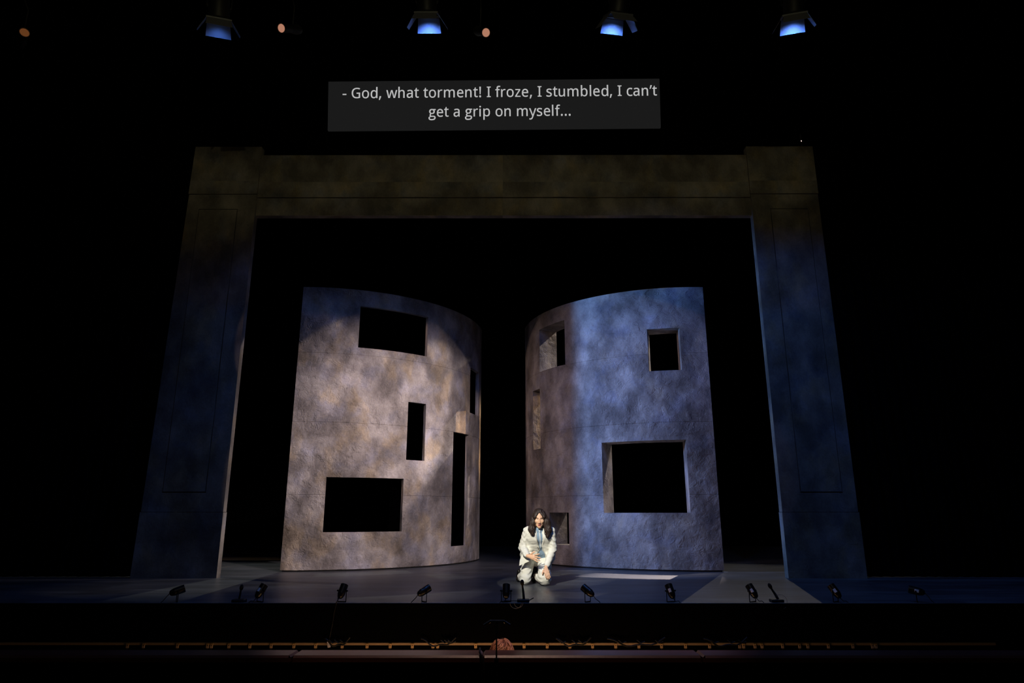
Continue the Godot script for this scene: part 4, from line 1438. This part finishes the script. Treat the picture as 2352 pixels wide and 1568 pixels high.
	# hanging front corners of the jacket
	for flap in [[Vector3(-0.19, 0.42, -0.02), Vector3(-0.06, 0.42, -0.01), Vector3(-0.075, 0.345, 0.02), Vector3(-0.105, 0.305, 0.025), Vector3(-0.235, 0.245, 0.0), Vector3(-0.228, 0.31, -0.02)], [Vector3(0.13, 0.38, -0.06), Vector3(0.195, 0.38, -0.08), Vector3(0.20, 0.20, -0.08), Vector3(0.15, 0.23, -0.07)]]:
		st = begin()
		var th := Vector3(0, 0, -0.012)
		for i in range(1, flap.size() - 1):
			for q in [[flap[0], flap[i], flap[i + 1], Vector3.ZERO, 1.0], [flap[0], flap[i], flap[i + 1], th, -1.0]]:
				var nn: Vector3 = (q[1] - q[0]).cross(q[2] - q[0]).normalized()
				if nn.z * q[4] < 0:
					nn = -nn
				var flip: bool = (q[1] - q[0]).cross(q[2] - q[0]).dot(nn) > 0.0
				for e in ([0, 2, 1] if flip else [0, 1, 2]):
					st.set_normal(nn)
					st.set_uv(Vector2.ZERO)
					st.add_vertex(q[e] + q[3])
		for i in flap.size():
			var a: Vector3 = flap[i]
			var b: Vector3 = flap[(i + 1) % flap.size()]
			quad(st, a, b, b + th, a + th)
		part("jacket_front", st, suit, jk)
	# cuffs
	for q in [[Vector3(-0.148, 0.398, 0.035), Vector3(-0.136, 0.385, 0.066), 0.034], [Vector3(0.136, 0.268, 0.022), Vector3(0.124, 0.244, 0.044), 0.032]]:
		st = begin()
		tube(st, [q[0], q[1]], [q[2]], 16)
		part("shirt_cuff", st, blue, sh)
	# shoes
	var shoe := mat("shoe_dark", Color(0.05, 0.04, 0.04), 0.4)
	for q in [[["c", Vector3(-0.012, 0.165, -0.42), Vector3(-0.026, 0.05, -0.46), 0.040, 0.045], ["c", Vector3(-0.026, 0.045, -0.45), Vector3(-0.03, 0.036, -0.40), 0.042, 0.034]], [["c", Vector3(-0.235, 0.14, -0.47), Vector3(-0.24, 0.045, -0.50), 0.028, 0.034], ["c", Vector3(-0.24, 0.036, -0.49), Vector3(-0.24, 0.034, -0.45), 0.034, 0.03]]]:
		st = begin()
		field_of(q, 0.007, 0.02).add_to(st)
		part("shoe", st, shoe, o)
	# ---- hair: parted in the middle, loose curls over the shoulders
	var hm := mat("hair_dark", Color(0.15, 0.095, 0.07), 0.58)
	var mass := [["e", Vector3(0.037, 0.895, -0.02), Vector3(0.085, 0.090, 0.100)], ["c", Vector3(0.037, 0.84, -0.06), Vector3(0.045, 0.71, -0.10), 0.085, 0.075],
		["c", Vector3(-0.012, 0.915, 0.025), Vector3(-0.048, 0.80, 0.030), 0.032, 0.040], ["c", Vector3(-0.054, 0.80, 0.026), Vector3(-0.070, 0.71, 0.035), 0.046, 0.046], ["c", Vector3(-0.062, 0.71, 0.035), Vector3(-0.055, 0.65, 0.055), 0.040, 0.020],
		["c", Vector3(0.088, 0.915, 0.025), Vector3(0.135, 0.80, 0.025), 0.034, 0.046], ["c", Vector3(0.138, 0.80, 0.022), Vector3(0.152, 0.70, 0.035), 0.050, 0.050], ["c", Vector3(0.150, 0.70, 0.035), Vector3(0.142, 0.62, 0.055), 0.046, 0.022],
		["c", Vector3(0.03, 0.955, 0.04), Vector3(-0.022, 0.87, 0.068), 0.020, 0.022], ["c", Vector3(0.044, 0.955, 0.04), Vector3(0.096, 0.87, 0.068), 0.020, 0.022]]
	var rf := field_of(mass, 0.0045, 0.02)
	var strand := FastNoiseLite.new()
	strand.seed = 9
	strand.frequency = 1.0
	strand.fractal_octaves = 2
	var comb := func(p: Vector3) -> float:
		var wob := 0.012 * sin(p.y * 55.0) * clampf((0.80 - p.y) * 9.0, 0.0, 1.0)
		return strand.get_noise_3d((p.x + wob) * 62.0, p.y * 7.0, p.z * 62.0) * 0.008
	rf.ripple(comb, 0.03)
	rf.stamp(["e", Vector3(0.037, 0.805, 0.10), Vector3(0.056, 0.110, 0.062)], 0.006, true)
	rf.stamp(["e", Vector3(0.037, 0.90, 0.095), Vector3(0.022, 0.035, 0.03)], 0.006, true)
	st = begin()
	rf.add_to(st)
	var hair := part("hair", st, hm, o)
	var rng := RandomNumberGenerator.new()
	rng.seed = 31
	for side: float in [-1.0, 1.0]:
		for k in 26:
			var x0 := 0.037 + side * rng.randf_range(0.065, 0.125) + (0.006 if side > 0 else 0.0)
			var z0 := rng.randf_range(0.0, 0.07)
			var y0 := rng.randf_range(0.74, 0.82)
			var y1 := rng.randf_range(0.60, 0.67) + (0.03 if side < 0 else 0.0)
			var ph := rng.randf_range(0, TAU)
			var out := rng.randf_range(-0.01, 0.03) * side
			var pts := []
			var rad := []
			for e in 12:
				var t := e / 11.0
				var amp := 0.004 + 0.011 * t
				pts.append(Vector3(x0 + out * t + sin(ph + t * 9.0) * amp, lerpf(y0, y1, t), z0 + 0.03 * t + cos(ph + t * 9.0) * amp))
				rad.append(0.0052 * (1.0 - 0.75 * t) * minf(1.0, 0.3 + t * 6.0))
			st = begin()
			tube(st, pts, rad, 6)
			part("curl", st, hm if k % 3 else mat("hair_brown", Color(0.27, 0.17, 0.12), 0.6), hair)

func build_small_things() -> void:
	for q in [[2.47, -9.92, 0.4, "small white tape mark on the stage floor in the wall's shadow"], [3.62, -11.33, -0.2, "small white tape mark on the floor at the outer foot of the blue wall"]]:
		var o := thing("tape_mark", q[3], "tape", Vector3(q[0], 0, q[1]))
		o.rotation.y = q[2]
		var st := begin()
		box_at(st, Vector3(-0.03, 0.0005, -0.012), Vector3(0.03, 0.002, 0.012))
		part("strip", st, mat("white_tape", Color.WHITE), o)
